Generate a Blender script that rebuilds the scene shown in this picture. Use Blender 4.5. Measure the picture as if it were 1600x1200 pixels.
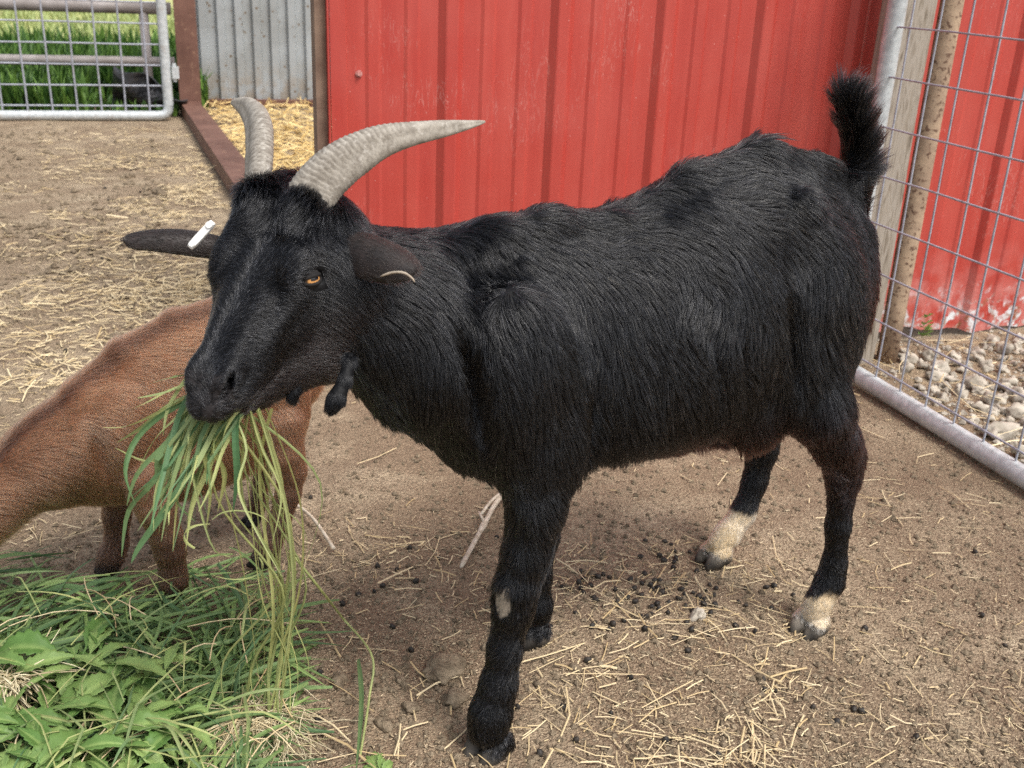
import bpy, bmesh, math, random
import numpy as np
from mathutils import Vector, Matrix, kdtree

for o in list(bpy.data.objects): bpy.data.objects.remove(o)
SC = bpy.context.scene
COL = SC.collection

# ------------------------------------------------------------------ camera
F_PX, PITCH, ROLL, PSI, CAM_H = 1650.0, math.radians(21.6), math.radians(2.6), math.radians(18), 1.1
_h = np.array([math.sin(PSI), math.cos(PSI), 0.]); _r = np.array([math.cos(PSI), -math.sin(PSI), 0.]); _u = np.array([0, 0, 1.])
_fw = _h*math.cos(PITCH)-_u*math.sin(PITCH); _up = _u*math.cos(PITCH)+_h*math.sin(PITCH)
CX = _r*math.cos(ROLL)+_up*math.sin(ROLL); CY = _up*math.cos(ROLL)-_r*math.sin(ROLL); CZ = _fw
CP = np.array([0, 0, CAM_H])
cam = bpy.data.cameras.new('camera'); cam_o = bpy.data.objects.new('camera', cam); COL.objects.link(cam_o)
cam_o.matrix_world = Matrix(((CX[0], CY[0], -CZ[0], 0), (CX[1], CY[1], -CZ[1], 0), (CX[2], CY[2], -CZ[2], CAM_H), (0, 0, 0, 1)))
cam.sensor_width = 36; cam.lens = F_PX/1600*36; cam.clip_end = 500; cam.clip_start = .05
cam.dof.use_dof = True; cam.dof.focus_distance = 1.6; cam.dof.aperture_fstop = 9
SC.camera = cam_o

# ------------------------------------------------------------------ sky and sun (bright overcast)
SUN_EL, SUN_AZ = math.radians(58), math.radians(150)      # azimuth clockwise from +Y
w = bpy.data.worlds.new('World'); SC.world = w; w.use_nodes = True
nt = w.node_tree; nt.nodes.clear()
bg = nt.nodes.new('ShaderNodeBackground'); wo = nt.nodes.new('ShaderNodeOutputWorld'); sk = nt.nodes.new('ShaderNodeTexSky')
sk.sky_type = 'NISHITA'; sk.sun_disc = False; sk.sun_elevation = SUN_EL; sk.sun_rotation = SUN_AZ
sk.air_density = 1.0; sk.dust_density = 4.0; sk.ozone_density = 1.0
hs = nt.nodes.new('ShaderNodeHueSaturation'); hs.inputs['Saturation'].default_value = .45
nt.links.new(sk.outputs[0], hs.inputs['Color']); nt.links.new(hs.outputs[0], bg.inputs[0]); bg.inputs[1].default_value = .13
nt.links.new(bg.outputs[0], wo.inputs[0])
sun = bpy.data.lights.new('sun', 'SUN'); sun.energy = 1.5; sun.angle = math.radians(18); sun.color = (1, .965, .91)
so = bpy.data.objects.new('sun', sun); COL.objects.link(so)
sd = Vector((math.sin(SUN_AZ)*math.cos(SUN_EL), math.cos(SUN_AZ)*math.cos(SUN_EL), math.sin(SUN_EL)))
so.rotation_euler = sd.to_track_quat('Z', 'Y').to_euler()
SC.view_settings.view_transform = 'Standard'; SC.view_settings.look = 'None'; SC.view_settings.gamma = 1
SC.view_settings.exposure = 0.78
SC.cycles.max_bounces = 6; SC.cycles.transparent_max_bounces = 8
SC.cycles.use_denoising = False; SC.cycles.adaptive_threshold = .004; SC.cycles.sample_clamp_indirect = 4
SC.cycles_curves.shape = 'RIBBONS'

# ------------------------------------------------------------------ helpers
rnd = random.Random(7); R = np.random.default_rng(11)
def ray(x, y): return CX*(x-800)/F_PX - CY*(y-600)/F_PX + CZ
def gnd(x, y, z=0.):
    d = ray(x, y); return CP+d*((z-CAM_H)/d[2])
def at(x, y, depth): return CP+ray(x, y)*depth
def onp(x, y, p, n):
    d = ray(x, y); return CP+d*(np.dot(np.array(p)-CP, n)/np.dot(d, n))
def nrm(v):
    v = np.array(v, float); return v/np.linalg.norm(v)
def tag(o, label=None, cat=None, group=None, kind=None):
    if label: o['label'] = label
    if cat: o['category'] = cat
    if group: o['group'] = group
    if kind: o['kind'] = kind
    return o
def empty(name, loc=(0, 0, 0)):
    o = bpy.data.objects.new(name, None); o.location = loc; o.empty_display_size = .05; COL.objects.link(o); return o
def mk(name, V, Fc, mat=None, parent=None, smooth=False):
    me = bpy.data.meshes.new(name)
    V = np.asarray(V, float)
    if parent is not None: V = V-np.array(parent.location)
    me.from_pydata([tuple(v) for v in V], [], [tuple(int(i) for i in f) for f in Fc]); me.update()
    if smooth: me.polygons.foreach_set('use_smooth', [True]*len(me.polygons))
    if mat: me.materials.append(mat)
    o = bpy.data.objects.new(name, me); COL.objects.link(o)
    if parent is not None: o.parent = parent
    return o
class MB:
    def __init__(s): s.V = []; s.F = []; s.A = []
    def add(s, V, Fc, a=0.):
        n = len(s.V); s.V.extend([tuple(v) for v in V]); s.F.extend([tuple(i+n for i in f) for f in Fc]); s.A.extend([a]*len(V))
    def box(s, a, b):
        (x0, y0, z0), (x1, y1, z1) = a, b
        s.add([(x0,y0,z0),(x1,y0,z0),(x1,y1,z0),(x0,y1,z0),(x0,y0,z1),(x1,y0,z1),(x1,y1,z1),(x0,y1,z1)],
              [(0,3,2,1),(4,5,6,7),(0,1,5,4),(1,2,6,5),(2,3,7,6),(3,0,4,7)])
    def tube(s, P, r, n=8, cap=True, a=0.):
        P = [np.array(p, float) for p in P]; m = len(P)
        if not hasattr(r, '__len__'): r = [r]*m
        V = []; t0 = None; up = None
        for i in range(m):
            t = nrm(P[min(i+1, m-1)]-P[max(i-1, 0)])
            if up is None: up = nrm(np.cross(t, [.31, .2, .93])) if abs(t[2]) > .9 else nrm(np.cross(t, [0, 0, 1]))
            up = nrm(up-t*np.dot(up, t)); bi = np.cross(t, up)
            for k in range(n):
                q = 2*math.pi*k/n; V.append(P[i]+r[i]*(math.cos(q)*up+math.sin(q)*bi))
        Fc = [(i*n+k, i*n+(k+1) % n, (i+1)*n+(k+1) % n, (i+1)*n+k) for i in range(m-1) for k in range(n)]
        if cap: Fc += [tuple(range(n))[::-1], tuple((m-1)*n+k for k in range(n))]
        s.add(V, Fc, a)
    def blade(s, P, wd, side=None, fold=.25, a=0., taper=True, flip=.0):
        """a grass leaf: three vertices across, folded along the midrib"""
        P = [np.array(p, float) for p in P]; m = len(P); V = []
        for i in range(m):
            t = nrm(P[min(i+1, m-1)]-P[max(i-1, 0)])
            if side is None: side = nrm(np.cross(t, R.normal(size=3)))
            sd_ = side-t*np.dot(side, t); sd_ = nrm(sd_) if np.linalg.norm(sd_) > 1e-4 else nrm(np.cross(t, [.3, .5, .8]))
            nn = np.cross(t, sd_)
            if flip: sd_ = math.cos(flip*i/m)*sd_+math.sin(flip*i/m)*nn; nn = np.cross(t, sd_)
            u = i/(m-1); ww = wd*.5*((min(1, .55+u*2))*(1-max(0, (u-.55)/.45)**1.6) if taper else 1.)+.0002
            V += [P[i]-sd_*ww+nn*ww*fold, P[i], P[i]+sd_*ww+nn*ww*fold]
        Fc = []
        for i in range(m-1):
            b = 3*i; Fc += [(b, b+1, b+4, b+3), (b+1, b+2, b+5, b+4)]
        s.add(V, Fc, a)
    def build(s, name, mat, parent=None, smooth=False, attr=False):
        o = mk(name, s.V, s.F, mat, parent, smooth)
        if attr:
            at_ = o.data.attributes.new('tone', 'FLOAT', 'POINT'); at_.data.foreach_set('value', np.array(s.A, np.float32))
        return o
def spline(P, n):
    P = np.array(P, float); m = len(P); t = np.linspace(0, m-1, n); out = []
    for x in t:
        i = min(int(x), m-2); f = x-i
        p0 = P[max(i-1, 0)]; p1 = P[i]; p2 = P[i+1]; p3 = P[min(i+2, m-1)]
        out.append(.5*((2*p1)+(-p0+p2)*f+(2*p0-5*p1+4*p2-p3)*f*f+(-p0+3*p1-3*p2+p3)*f**3))
    return np.array(out)
_nk = R.normal(size=(3, 8, 3)); _np = R.uniform(0, 6.28, size=(3, 8))
def vnoise(P, freq):
    """smooth pseudo-random vector field, (n,3) -> (n,3)"""
    return np.stack([np.sin(P@(_nk[i].T*freq)+_np[i]).sum(1)/2.8 for i in range(3)], 1)

# ------------------------------------------------------------------ materials
class NT:
    def __init__(s, name, rough=.6, spec=.5, metal=0.):
        s.m = bpy.data.materials.new(name); s.m.use_nodes = True; s.t = s.m.node_tree
        s.b = s.t.nodes['Principled BSDF']; s.b.inputs['Roughness'].default_value = rough
        s.b.inputs['Specular IOR Level'].default_value = spec; s.b.inputs['Metallic'].default_value = metal
        s.co = s.n('ShaderNodeNewGeometry').outputs['Position']
    def n(s, ty, **k):
        x = s.t.nodes.new(ty)
        for a, v in k.items(): setattr(x, a, v)
        return x
    def L(s, a, b): s.t.links.new(a, b)
    def obj(s): s.co = s.n('ShaderNodeTexCoord').outputs['Object']; return s
    def map(s, scale=(1, 1, 1), rot=(0, 0, 0)):
        m = s.n('ShaderNodeMapping'); m.inputs['Scale'].default_value = scale; m.inputs['Rotation'].default_value = rot
        s.L(s.co, m.inputs['Vector']); return m.outputs[0]
    def noise(s, sc, det=4, vec=None, rough=.55, dist=0.):
        x = s.n('ShaderNodeTexNoise'); x.inputs['Scale'].default_value = sc; x.inputs['Detail'].default_value = det
        x.inputs['Roughness'].default_value = rough; x.inputs['Distortion'].default_value = dist
        s.L(vec if vec is not None else s.co, x.inputs['Vector']); return x.outputs['Fac']
    def vor(s, sc, vec=None, feature='F1', out='Distance'):
        x = s.n('ShaderNodeTexVoronoi', feature=feature); x.inputs['Scale'].default_value = sc
        s.L(vec if vec is not None else s.co, x.inputs['Vector']); return x.outputs[out]
    def ramp(s, f, stops, mode='LINEAR'):
        x = s.n('ShaderNodeValToRGB'); cr = x.color_ramp; cr.interpolation = mode
        while len(cr.elements) < len(stops): cr.elements.new(.5)
        for e, (p, c) in zip(cr.elements, stops):
            e.position = p; e.color = (c, c, c, 1) if not hasattr(c, '__len__') else (*c, 1)
        s.L(f, x.inputs[0]); return x.outputs[0]
    def mix(s, f, a, b, mode='MIX'):
        x = s.n('ShaderNodeMix', data_type='RGBA', blend_type=mode)
        for sock, v in ((x.inputs[0], f), (x.inputs[6], a), (x.inputs[7], b)):
            if hasattr(v, 'is_output') or hasattr(v, 'node'): s.L(v, sock)
            elif hasattr(v, '__len__'): sock.default_value = (*v, 1)
            else: sock.default_value = v
        return x.outputs[2]
    def math(s, op, a, b=0.):
        x = s.n('ShaderNodeMath', operation=op)
        for i, v in enumerate((a, b)):
            if hasattr(v, 'node'): s.L(v, x.inputs[i])
            else: x.inputs[i].default_value = v
        return x.outputs[0]
    def sepz(s, i=2):
        x = s.n('ShaderNodeSeparateXYZ'); s.L(s.co, x.inputs[0]); return x.outputs[i]
    def attr(s, name, out='Fac'):
        x = s.n('ShaderNodeAttribute', attribute_name=name); return x.outputs[out]
    def col(s, c):
        if hasattr(c, 'node'): s.L(c, s.b.inputs['Base Color'])
        else: s.b.inputs['Base Color'].default_value = (*c, 1)
        return s
    def rough(s, r): s.L(r, s.b.inputs['Roughness']); return s
    def bump(s, h, st=.3, d=.01):
        x = s.n('ShaderNodeBump'); x.inputs['Strength'].default_value = st; x.inputs['Distance'].default_value = d
        s.L(h, x.inputs['Height']); s.L(x.outputs[0], s.b.inputs['Normal']); return s

def m_soil():
    k = NT('dry_soil', .95, .15)
    big = k.noise(1.3, 5); mid = k.noise(9, 6); fine = k.noise(160, 5, rough=.7); gr = k.vor(230)
    c = k.ramp(big, [(.3, (.335, .262, .172)), (.5, (.48, .38, .258)), (.7, (.59, .48, .335))])
    c = k.mix(k.ramp(mid, [(.35, 0.), (.65, 1.)]), c, k.mix(.62, c, (.24, .17, .115)))
    c = k.mix(k.ramp(k.noise(3.2, 5, dist=.8), [(.44, .55), (.56, 0.)]), c, (.25, .175, .115))
    c = k.mix(k.ramp(fine, [(.36, .85), (.56, 0.)]), c, (.13, .09, .06))
    c = k.mix(k.ramp(k.noise(240, 3), [(.6, 0.), (.72, .8)]), c, (.66, .53, .36))
    k.col(c); k.bump(k.math('ADD', k.math('MULTIPLY', fine, 1.), k.math('MULTIPLY', gr, .8)), .9, .006); return k.m
def m_red():
    k = NT('red_painted_steel', .36, .5)
    st = k.noise(3.5, 5, k.map((6, 6, .5))); blot = k.noise(5, 5)
    c = k.mix(k.ramp(st, [(.3, 0.), (.7, 1.)]), (.40, .046, .035), (.47, .070, .052))
    c = k.mix(k.ramp(blot, [(.45, 0.), (.75, .15)]), c, (.55, .16, .13))
    # scratches and dust specks
    sp = k.vor(55, k.map((1, 1, .8))); msk = k.noise(7, 3)
    spk = k.math('MULTIPLY', k.ramp(sp, [(.05, 1.), (.09, 0.)]), k.ramp(msk, [(.5, 0.), (.6, 1.)]))
    c = k.mix(k.math('MULTIPLY', spk, .55), c, (.72, .42, .38))
    scr = k.noise(14, 4, k.map((3.2, 1, .55), (0, .5, 0)), dist=1.2)
    sc = k.math('MULTIPLY', k.ramp(scr, [(.5, 0.), (.505, 1.), (.515, 1.), (.52, 0.)]), k.ramp(k.noise(3.1, 3), [(.52, 0.), (.62, 1.)]))
    c = k.mix(k.math('MULTIPLY', sc, .35), c, (.68, .38, .33))
    # corroded foot: flaked white primer, rust
    z = k.sepz(2)
    hgt = k.math('ADD', z, k.math('MULTIPLY', k.math('SUBTRACT', k.noise(8, 5, rough=.7), .5), -.5))
    foot = k.ramp(hgt, [(.03, 1.), (.16, 0.)])
    fl = k.ramp(k.noise(19, 5, rough=.65, dist=.6), [(.48, 0.), (.54, 1.)])
    fade = k.math('MULTIPLY', k.ramp(z, [(.05, .75), (.32, 0.)]), k.ramp(k.noise(12, 5), [(.4, 0.), (.62, 1.)]))
    c = k.mix(fade, c, (.62, .28, .25))
    c = k.mix(k.math('MULTIPLY', foot, fl), c, k.mix(k.ramp(k.noise(30, 4), [(.42, 0.), (.6, 1.)]), (.7, .74, .75), (.30, .13, .07)))
    k.col(c); k.rough(k.ramp(k.noise(6, 4), [(.3, .26), (.7, .46)]))
    k.bump(k.noise(2.2, 2, k.map((1, 1, .6))), .25, .02); return k.m
def m_galv(name='galvanised_steel', base=(.58, .62, .63), r=.42):
    k = NT(name, r, .5, .15)
    c = k.mix(k.ramp(k.noise(45, 4), [(.35, 0.), (.65, 1.)]), base, tuple(x*.72 for x in base))
    c = k.mix(k.ramp(k.noise(12, 5), [(.6, 0.), (.75, .6)]), c, (.36, .31, .27))
    k.col(c); k.bump(k.noise(60, 3), .12, .003); return k.m
def m_brown():
    k = NT('brown_primer_steel', .6, .35)
    c = k.mix(k.ramp(k.noise(5, 6), [(.35, 0.), (.65, 1.)]), (.115, .055, .040), (.185, .095, .070))
    c = k.mix(k.ramp(k.noise(23, 6, rough=.7), [(.56, 0.), (.7, .8)]), c, (.33, .2, .13))
    k.col(c); k.bump(k.noise(30, 4), .3, .004); return k.m
def m_white():
    k = NT('weathered_white_steel', .5, .4)
    c = k.mix(k.ramp(k.noise(4, 5), [(.35, 0.), (.7, 1.)]), (.36, .39, .40), (.27, .285, .28))
    sp = k.math('MULTIPLY', k.ramp(k.vor(17), [(.12, 1.), (.22, 0.)]), k.ramp(k.noise(4, 4), [(.45, 0.), (.55, 1.)]))
    c = k.mix(sp, c, (.16, .12, .08))
    low = k.math('MULTIPLY', k.ramp(k.sepz(2), [(.05, 1.), (.35, 0.)]), k.ramp(k.noise(13, 5), [(.4, 0.), (.6, 1.)]))
    c = k.mix(k.math('MULTIPLY', low, .7), c, (.28, .22, .15)); k.col(c); return k.m
def m_wood():
    k = NT('grey_weathered_wood', .85, .2)
    v = k.map((1, 1, .09))
    g = k.noise(55, 4, v, dist=1.6)
    c = k.ramp(g, [(.3, (.13, .105, .08)), (.42, (.28, .24, .19)), (.55, (.36, .32, .27)), (.68, (.20, .165, .125))])
    k.col(c); k.bump(g, .5, .004); return k.m
def m_rust():
    k = NT('rusty_pipe', .8, .3)
    c = k.mix(k.ramp(k.noise(14, 6, rough=.7), [(.4, 0.), (.6, 1.)]), (.30, .215, .15), (.42, .31, .21))
    c = k.mix(k.ramp(k.noise(70, 4), [(.55, 0.), (.64, .9)]), c, (.11, .06, .04))
    k.col(c); k.bump(k.noise(70, 4), .4, .003); return k.m
def m_leaf(name, a, b, sss=0.):
    k = NT(name, .5, .35)
    t = k.attr('tone'); n_ = k.noise(30, 3)
    c = k.mix(t, a, b); c = k.mix(k.ramp(n_, [(.35, .25), (.65, 0.)]), c, tuple(x*.6 for x in a))
    k.col(c); k.b.inputs['Transmission Weight'].default_value = 0
    tr = k.n('ShaderNodeBsdfTranslucent'); k.L(c, tr.inputs[0]); mx = k.n('ShaderNodeMixShader'); mx.inputs[0].default_value = .28
    k.L(k.b.outputs[0], mx.inputs[1]); k.L(tr.outputs[0], mx.inputs[2]); k.L(mx.outputs[0], k.t.nodes['Material Output'].inputs[0])
    return k.m
def m_straw(name='dry_straw', a=(.50, .37, .19), b=(.76, .63, .40)):
    k = NT(name, .55, .35); k.col(k.mix(k.attr('tone'), a, b)); return k.m
def m_simple(name, a, b, sc=20, rough=.7, bump=.4, d=.004, spec=.4):
    k = NT(name, rough, spec); n_ = k.noise(sc, 5)
    k.col(k.mix(k.ramp(n_, [(.35, 0.), (.65, 1.)]), a, b)); k.bump(k.noise(sc*1.7, 5), bump, d); return k.m
M = dict(soil=m_soil(), red=m_red(), galv=m_galv(), wire=m_galv('wire_galvanised', (.42, .44, .50), .45), brown=m_brown(), white=m_white(),
         wood=m_wood(), rust=m_rust(), straw=m_straw(), gold=m_straw('golden_straw', (.55, .36, .12), (.80, .62, .30)),
         stone=m_simple('pale_stone', (.27, .235, .185), (.52, .47, .39), 25, .9, .6), clod=m_simple('dirt_clod', (.14, .108, .074), (.30, .238, .165), 60, .97, 1., .01, .05),
         dung=m_simple('dark_dropping', (.010, .009, .008), (.05, .04, .03), 90, .6, .6, .002),
         greypipe=m_simple('grey_brown_pipe', (.20, .175, .16), (.32, .29, .28), 6, .5, .1),
         plastic=m_simple('black_plastic', (.02, .02, .022), (.06, .062, .068), 9, .28, .5, .02, .6),  # lighter grey tone paints a sheen highlight into the plastic's colour
         stick=m_simple('bleached_wood', (.46, .38, .28), (.66, .58, .47), 60, .8, .5, .002),
         grass=m_leaf('field_grass', (.035, .10, .020), (.19, .34, .06)), fodder=m_leaf('cut_grass', (.095, .18, .078), (.34, .48, .16)),
         fresh=m_leaf('fresh_grass', (.085, .19, .080), (.58, .60, .24)), broad=m_leaf('broad_leaf', (.13, .25, .06), (.33, .46, .15)), lawn=m_leaf('pale_lawn', (.22, .32, .10), (.46, .50, .22)),
         root=m_straw('pale_roots', (.40, .31, .17), (.74, .66, .45)))
FUR = True
# ------------------------------------------------------------------ ground
def graded(a, b, d, lo, hi, g=1.22):
    x = list(np.arange(a, b+1e-6, d)); s = d
    while x[-1] < hi: s *= g; x.append(x[-1]+s)
    s = d
    while x[0] > lo: s *= g; x.insert(0, x[0]-s)
    return np.array(x)
gx = graded(-1.3, 2.9, .012, -180, 180); gy = graded(.85, 3.4, .012, -60, 400)
X_, Y_ = np.meshgrid(gx, gy, indexing='ij'); P = np.stack([X_.ravel(), Y_.ravel(), np.zeros(X_.size)], 1)
def ground_h(P):
    P = np.asarray(P, float).reshape(-1, 3)*[1, 1, 0]
    h = vnoise(P, 1.4)[:, 0]*.010+vnoise(P+5, 6)[:, 1]*.004+vnoise(P+9, 23)[:, 2]*.0024+vnoise(P+3, 60)[:, 0]*.0013
    far = np.clip((np.hypot(P[:, 0], P[:, 1])-4)/3, 0, 1)
    return h*(1-far*.6)-.004
P[:, 2] = ground_h(P)
ny = len(gy); I = np.arange(X_.size).reshape(X_.shape)
Q = np.stack([I[:-1, :-1], I[1:, :-1], I[1:, 1:], I[:-1, 1:]], -1).reshape(-1, 4)
def fast_mesh(name, V, Q, mat, smooth=True, parent=None, k=4):
    me = bpy.data.meshes.new(name); me.vertices.add(len(V)); me.vertices.foreach_set('co', np.asarray(V, np.float32).ravel())
    me.loops.add(Q.size); me.loops.foreach_set('vertex_index', Q.ravel().astype(np.int32)); me.polygons.add(len(Q))
    me.polygons.foreach_set('loop_start', np.arange(0, Q.size, k, dtype=np.int32))
    me.update(calc_edges=True)
    me.polygons.foreach_set('use_smooth', np.full(len(Q), smooth)); me.validate(); me.materials.append(mat)
    o = bpy.data.objects.new(name, me); COL.objects.link(o)
    if parent is not None: o.parent = parent
    return o
g = fast_mesh('ground', P, Q, M['soil']); g['kind'] = 'structure'
# far lawn beyond the pen
k = NT('lawn', .9, .2); c = k.ramp(k.noise(.5, 6), [(.35, (.26, .33, .09)), (.5, (.42, .42, .17)), (.65, (.52, .46, .26))]); k.col(c)
lv = [(-60, 12.6, .004), (40, 12.9, .004), (160, 380, .004), (-160, 380, .004)]
lw = mk('lawn', lv, [(0, 1, 2, 3)], k.m); lw['kind'] = 'structure'
k = NT('gravel_path', .95, .2); k.col(k.mix(k.ramp(k.noise(14, 6), [(.4, 0.), (.6, 1.)]), (.30, .25, .2), (.58, .53, .47)))
pth = mk('path', [(-20, 11.5, .009), (12, 11.7, .009), (12, 13.3, .009), (-20, 13.0, .009)], [(0, 1, 2, 3)], k.m); pth['kind'] = 'structure'

# ------------------------------------------------------------------ shed: red wall, white back wall, posts and sill
shed = tag(empty('metal_shed', (.4, 2.8, 0)), 'red ribbed metal shed with open bay, brown frame and white corrugated back wall', 'shed')
def ribbed(x0, x1, xr0, pitch=.3065, z0=.0, z1=2.5, y=0., hh=.017, minor=True):
    """profile of a ribbed steel sheet along x: list of (x, y); ribs stand out towards -y"""
    pr = []
    k0 = int((x0-xr0)/pitch)-1; x = xr0+k0*pitch
    while x < x1+pitch:
        pts = [(-.034, 0), (-.017, hh), (-.013, hh+.0015), (.013, hh+.0015), (.017, hh), (.034, 0)]
        if minor:
            for c_ in (.102, .204): pts += [(c_-.022, 0), (c_-.013, .0045), (c_+.013, .0045), (c_+.022, 0)]
        pr += [(x+a, b) for a, b in pts]; x += pitch
    pr = [(a, b) for a, b in pr if x0 < a < x1]
    pr = [(x0, 0)]+pr+[(x1, 0)]
    return pr
def sheet(pr, y, z0, z1, name, mat, th=.0012, zb=None):
    n = len(pr); zs = [z0, .12, .3, .6, z1]; V = []
    for zi, z in enumerate(zs):
        for a, b in pr: V.append((a, y-b, z if zi or zb is None else zb(a)))
    for zi, z in enumerate(zs):
        for a, b in pr: V.append((a, y-b+th, z if zi or zb is None else zb(a)))
    m = len(zs); Fc = []; o2 = m*n
    for j in range(m-1):
        for i in range(n-1):
            a = j*n+i; Fc.append((a, a+1, a+n+1, a+n)); Fc.append((o2+a, o2+a+n, o2+a+n+1, o2+a+1))
    for i in range(n-1): Fc.append((i, o2+i, o2+i+1, i+1)); a = (m-1)*n+i; Fc.append((a, a+1, o2+a+1, o2+a))
    return mk(name, V, Fc, mat, shed)
YW = 2.82
rl = sheet(ribbed(.392, 5.2, .398+.3065), YW, .0, 2.4, 'wall', M['red'], zb=lambda a: .012+.012*math.sin(a*9)+.008*math.sin(a*31))
rl['label'] = 'red painted ribbed steel wall'
tr = MB(); tr.box((.380, YW-.024, .01), (.386, YW+.05, 2.4)); tr.box((.3865, YW-.027, .01), (.426, YW-.0215, 2.4)); tr.build('corner_trim', M['red'], shed)
bd = MB(); bd.box((.352, YW+.0, .0), (.3795, YW+.075, 2.4)); bd.build('corner_post', m_simple('weathered_brown_board', (.16, .10, .07), (.25, .17, .12), 18, .8, .3), shed)
def screw(x, z):
    m = MB()
    p = np.array((x, YW-.0015, z)); P_ = [p, p+(0, -.003, 0), p+(0, -.0031, 0), p+(0, -.009, 0)]
    m.tube(P_, [.009, .009, .0055, .005], 12); m.build('screw', M['screwm'], shed, False)
M['screwm'] = m_simple('faded_red_screw', (.42, .12, .10), (.55, .3, .27), 80, .5, .2, .001)
for x, z in ((.462, .824), (.462+.3065*3.07, 1.9), (.462+.3065*2, 1.9), (1.99, .83)): screw(x, z)
# white back wall across the open bay
def corr(x0, x1, y):
    pr = []; x = x0
    while x < x1: pr += [(x, 0), (x+.028, .0), (x+.043, .034), (x+.092, .034), (x+.107, 0)]; x += .132
    return pr
bw = sheet(corr(.05, 5.2, 0), 8.72, .02, 2.4, 'back_wall', M['white'], .002); bw['label'] = 'white corrugated steel back wall spotted with dirt'
fb_ = MB(); fb_.box((.22, 8.60, .0), (5.2, 8.66, .05)); fb_.build('back_sill', M['brown'], shed)
po = MB(); po.box((.045, 8.22, 0), (.195, 8.37, 2.4)); p_ = po.build('frame_post', M['brown'], shed); p_['label'] = 'dark reddish brown steel frame post'
sl = MB()
sl.add([(.045, 8.215, 0), (.178, 8.215, 0), (.535, 2.90, 0), (.392, 2.90, 0), (.045, 8.215, .085), (.178, 8.215, .085), (.535, 2.90, .085), (.392, 2.90, .085)],
       [(0, 1, 2, 3), (4, 7, 6, 5), (0, 4, 5, 1), (1, 5, 6, 2), (2, 6, 7, 3), (3, 7, 4, 0)])
sl.build('sill', M['brown'], shed)

# ------------------------------------------------------------------ mesh gates
def gate(origin, ax, length, height, wa, wz, label, tr_, wr):
    """welded mesh in a tube frame; origin at the lower corner, ax along the ground"""
    e = tag(empty('mesh_gate', tuple(origin)), label, 'gate'); o = np.array(origin); ax = nrm(ax); u = np.array((0, 0, 1.))
    c = .07
    loop = [o+ax*c, o+ax*(length-c), o+ax*length+u*c, o+ax*length+u*(height-c), o+ax*(length-c)+u*height, o+ax*c+u*height, o+u*(height-c), o+u*c]
    def arc(p, q, r, n=5): return [(1-t)**2*np.array(p)+2*t*(1-t)*np.array(q)+t*t*np.array(r) for t in np.linspace(0, 1, n)]
    P_ = arc(loop[7], o, loop[0])+arc(loop[1], o+ax*length, loop[2])+arc(loop[3], o+ax*length+u*height, loop[4])+arc(loop[5], o+u*height, loop[6])
    P_.append(P_[0]); m = MB(); m.tube(P_, tr_, 16, cap=False); m.build('frame', M['galv'], e, True)
    m = MB(); lat = nrm(np.cross(ax, u))
    for a in wa:
        q = [o+ax*(a+rnd.uniform(-.002, .002))+u*z+lat*rnd.uniform(-.0012, .0012) for z in np.linspace(.0, height, 9)]; m.tube(q, wr, 6, False)
    for z in wz:
        q = [o+ax*a+u*(z+rnd.uniform(-.0015, .0015))+lat*(wr*1.8) for a in np.linspace(0, length, 14)]; m.tube(q, wr, 6, False)
    m.build('wire_mesh', M['wire'], e, True); return e
gR = gate((1.875, 2.575, .018), (0, -1, 0), 3.0, 1.35, [.072+.113*i for i in range(26)], [.056+.131*i for i in range(10)],
     'large galvanised tube gate with welded wire mesh beside the black goat rump', .026, .0028)
gL = gate((-.035, 7.86, .03), (-1, 0, 0), 3.2, 1.30, [.125+.155*i for i in range(20)], [.065+.135*i for i in range(10)],
     'galvanised mesh gate at back of the pen in front of green weeds', .033, .006)
hg = MB(); hg.box((.003, 7.84, .28), (.05, 7.88, .36)); hg.tube([(.02, 7.86, .26), (.02, 7.86, .38)], .014, 8); hg.build('hinge', M['galv'], gL)
wp = MB()
n_ = 20; V = []; prof = [(-.058, -.045), (.058, -.045), (.062, -.04), (.062, .04), (.058, .045), (-.058, .045), (-.062, .04), (-.062, -.04)]
for j in range(n_):
    z = -.02+2.0*j/(n_-1)
    for a, b in prof: V.append((1.998+a+.002*math.sin(z*5), 2.69+b+.002*math.sin(z*7+a*40), z))
wp.add(V, [(j*8+i, j*8+(i+1) % 8, (j+1)*8+(i+1) % 8, (j+1)*8+i) for j in range(n_-1) for i in range(8)]+[tuple(range(8))[::-1], tuple((n_-1)*8+i for i in range(8))])
tag(wp.build('wooden_post', M['wood']), 'grey weathered square wooden post behind the mesh gate', 'post')
rp = MB(); rp.tube([(2.112, 2.655, z) for z in np.linspace(-.02, 2., 12)], .032, 24)
tag(rp.build('steel_pipe_post', M['rust'], None, True), 'tan rust speckled round pipe post beside the wooden post', 'post')

# pipe fence behind the far gate
pf = tag(empty('pipe_fence', (-.4, 8.6, 0)), 'grey brown pipe rail fence behind the far gate', 'fence')
for z, y, r in ((.322, 8.6, .036), (.70, 8.6, .045)):
    m = MB(); m.tube([(x, y, z) for x in np.linspace(-4, .03, 8)], r, 14); m.build('rail', M['greypipe'], pf, True)
for x in (-.165, -2.6):
    m = MB(); m.tube([(x, 8.6, -.05), (x, 8.6, .69)], .034, 14); m.build('post', M['greypipe'], pf, True)

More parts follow.
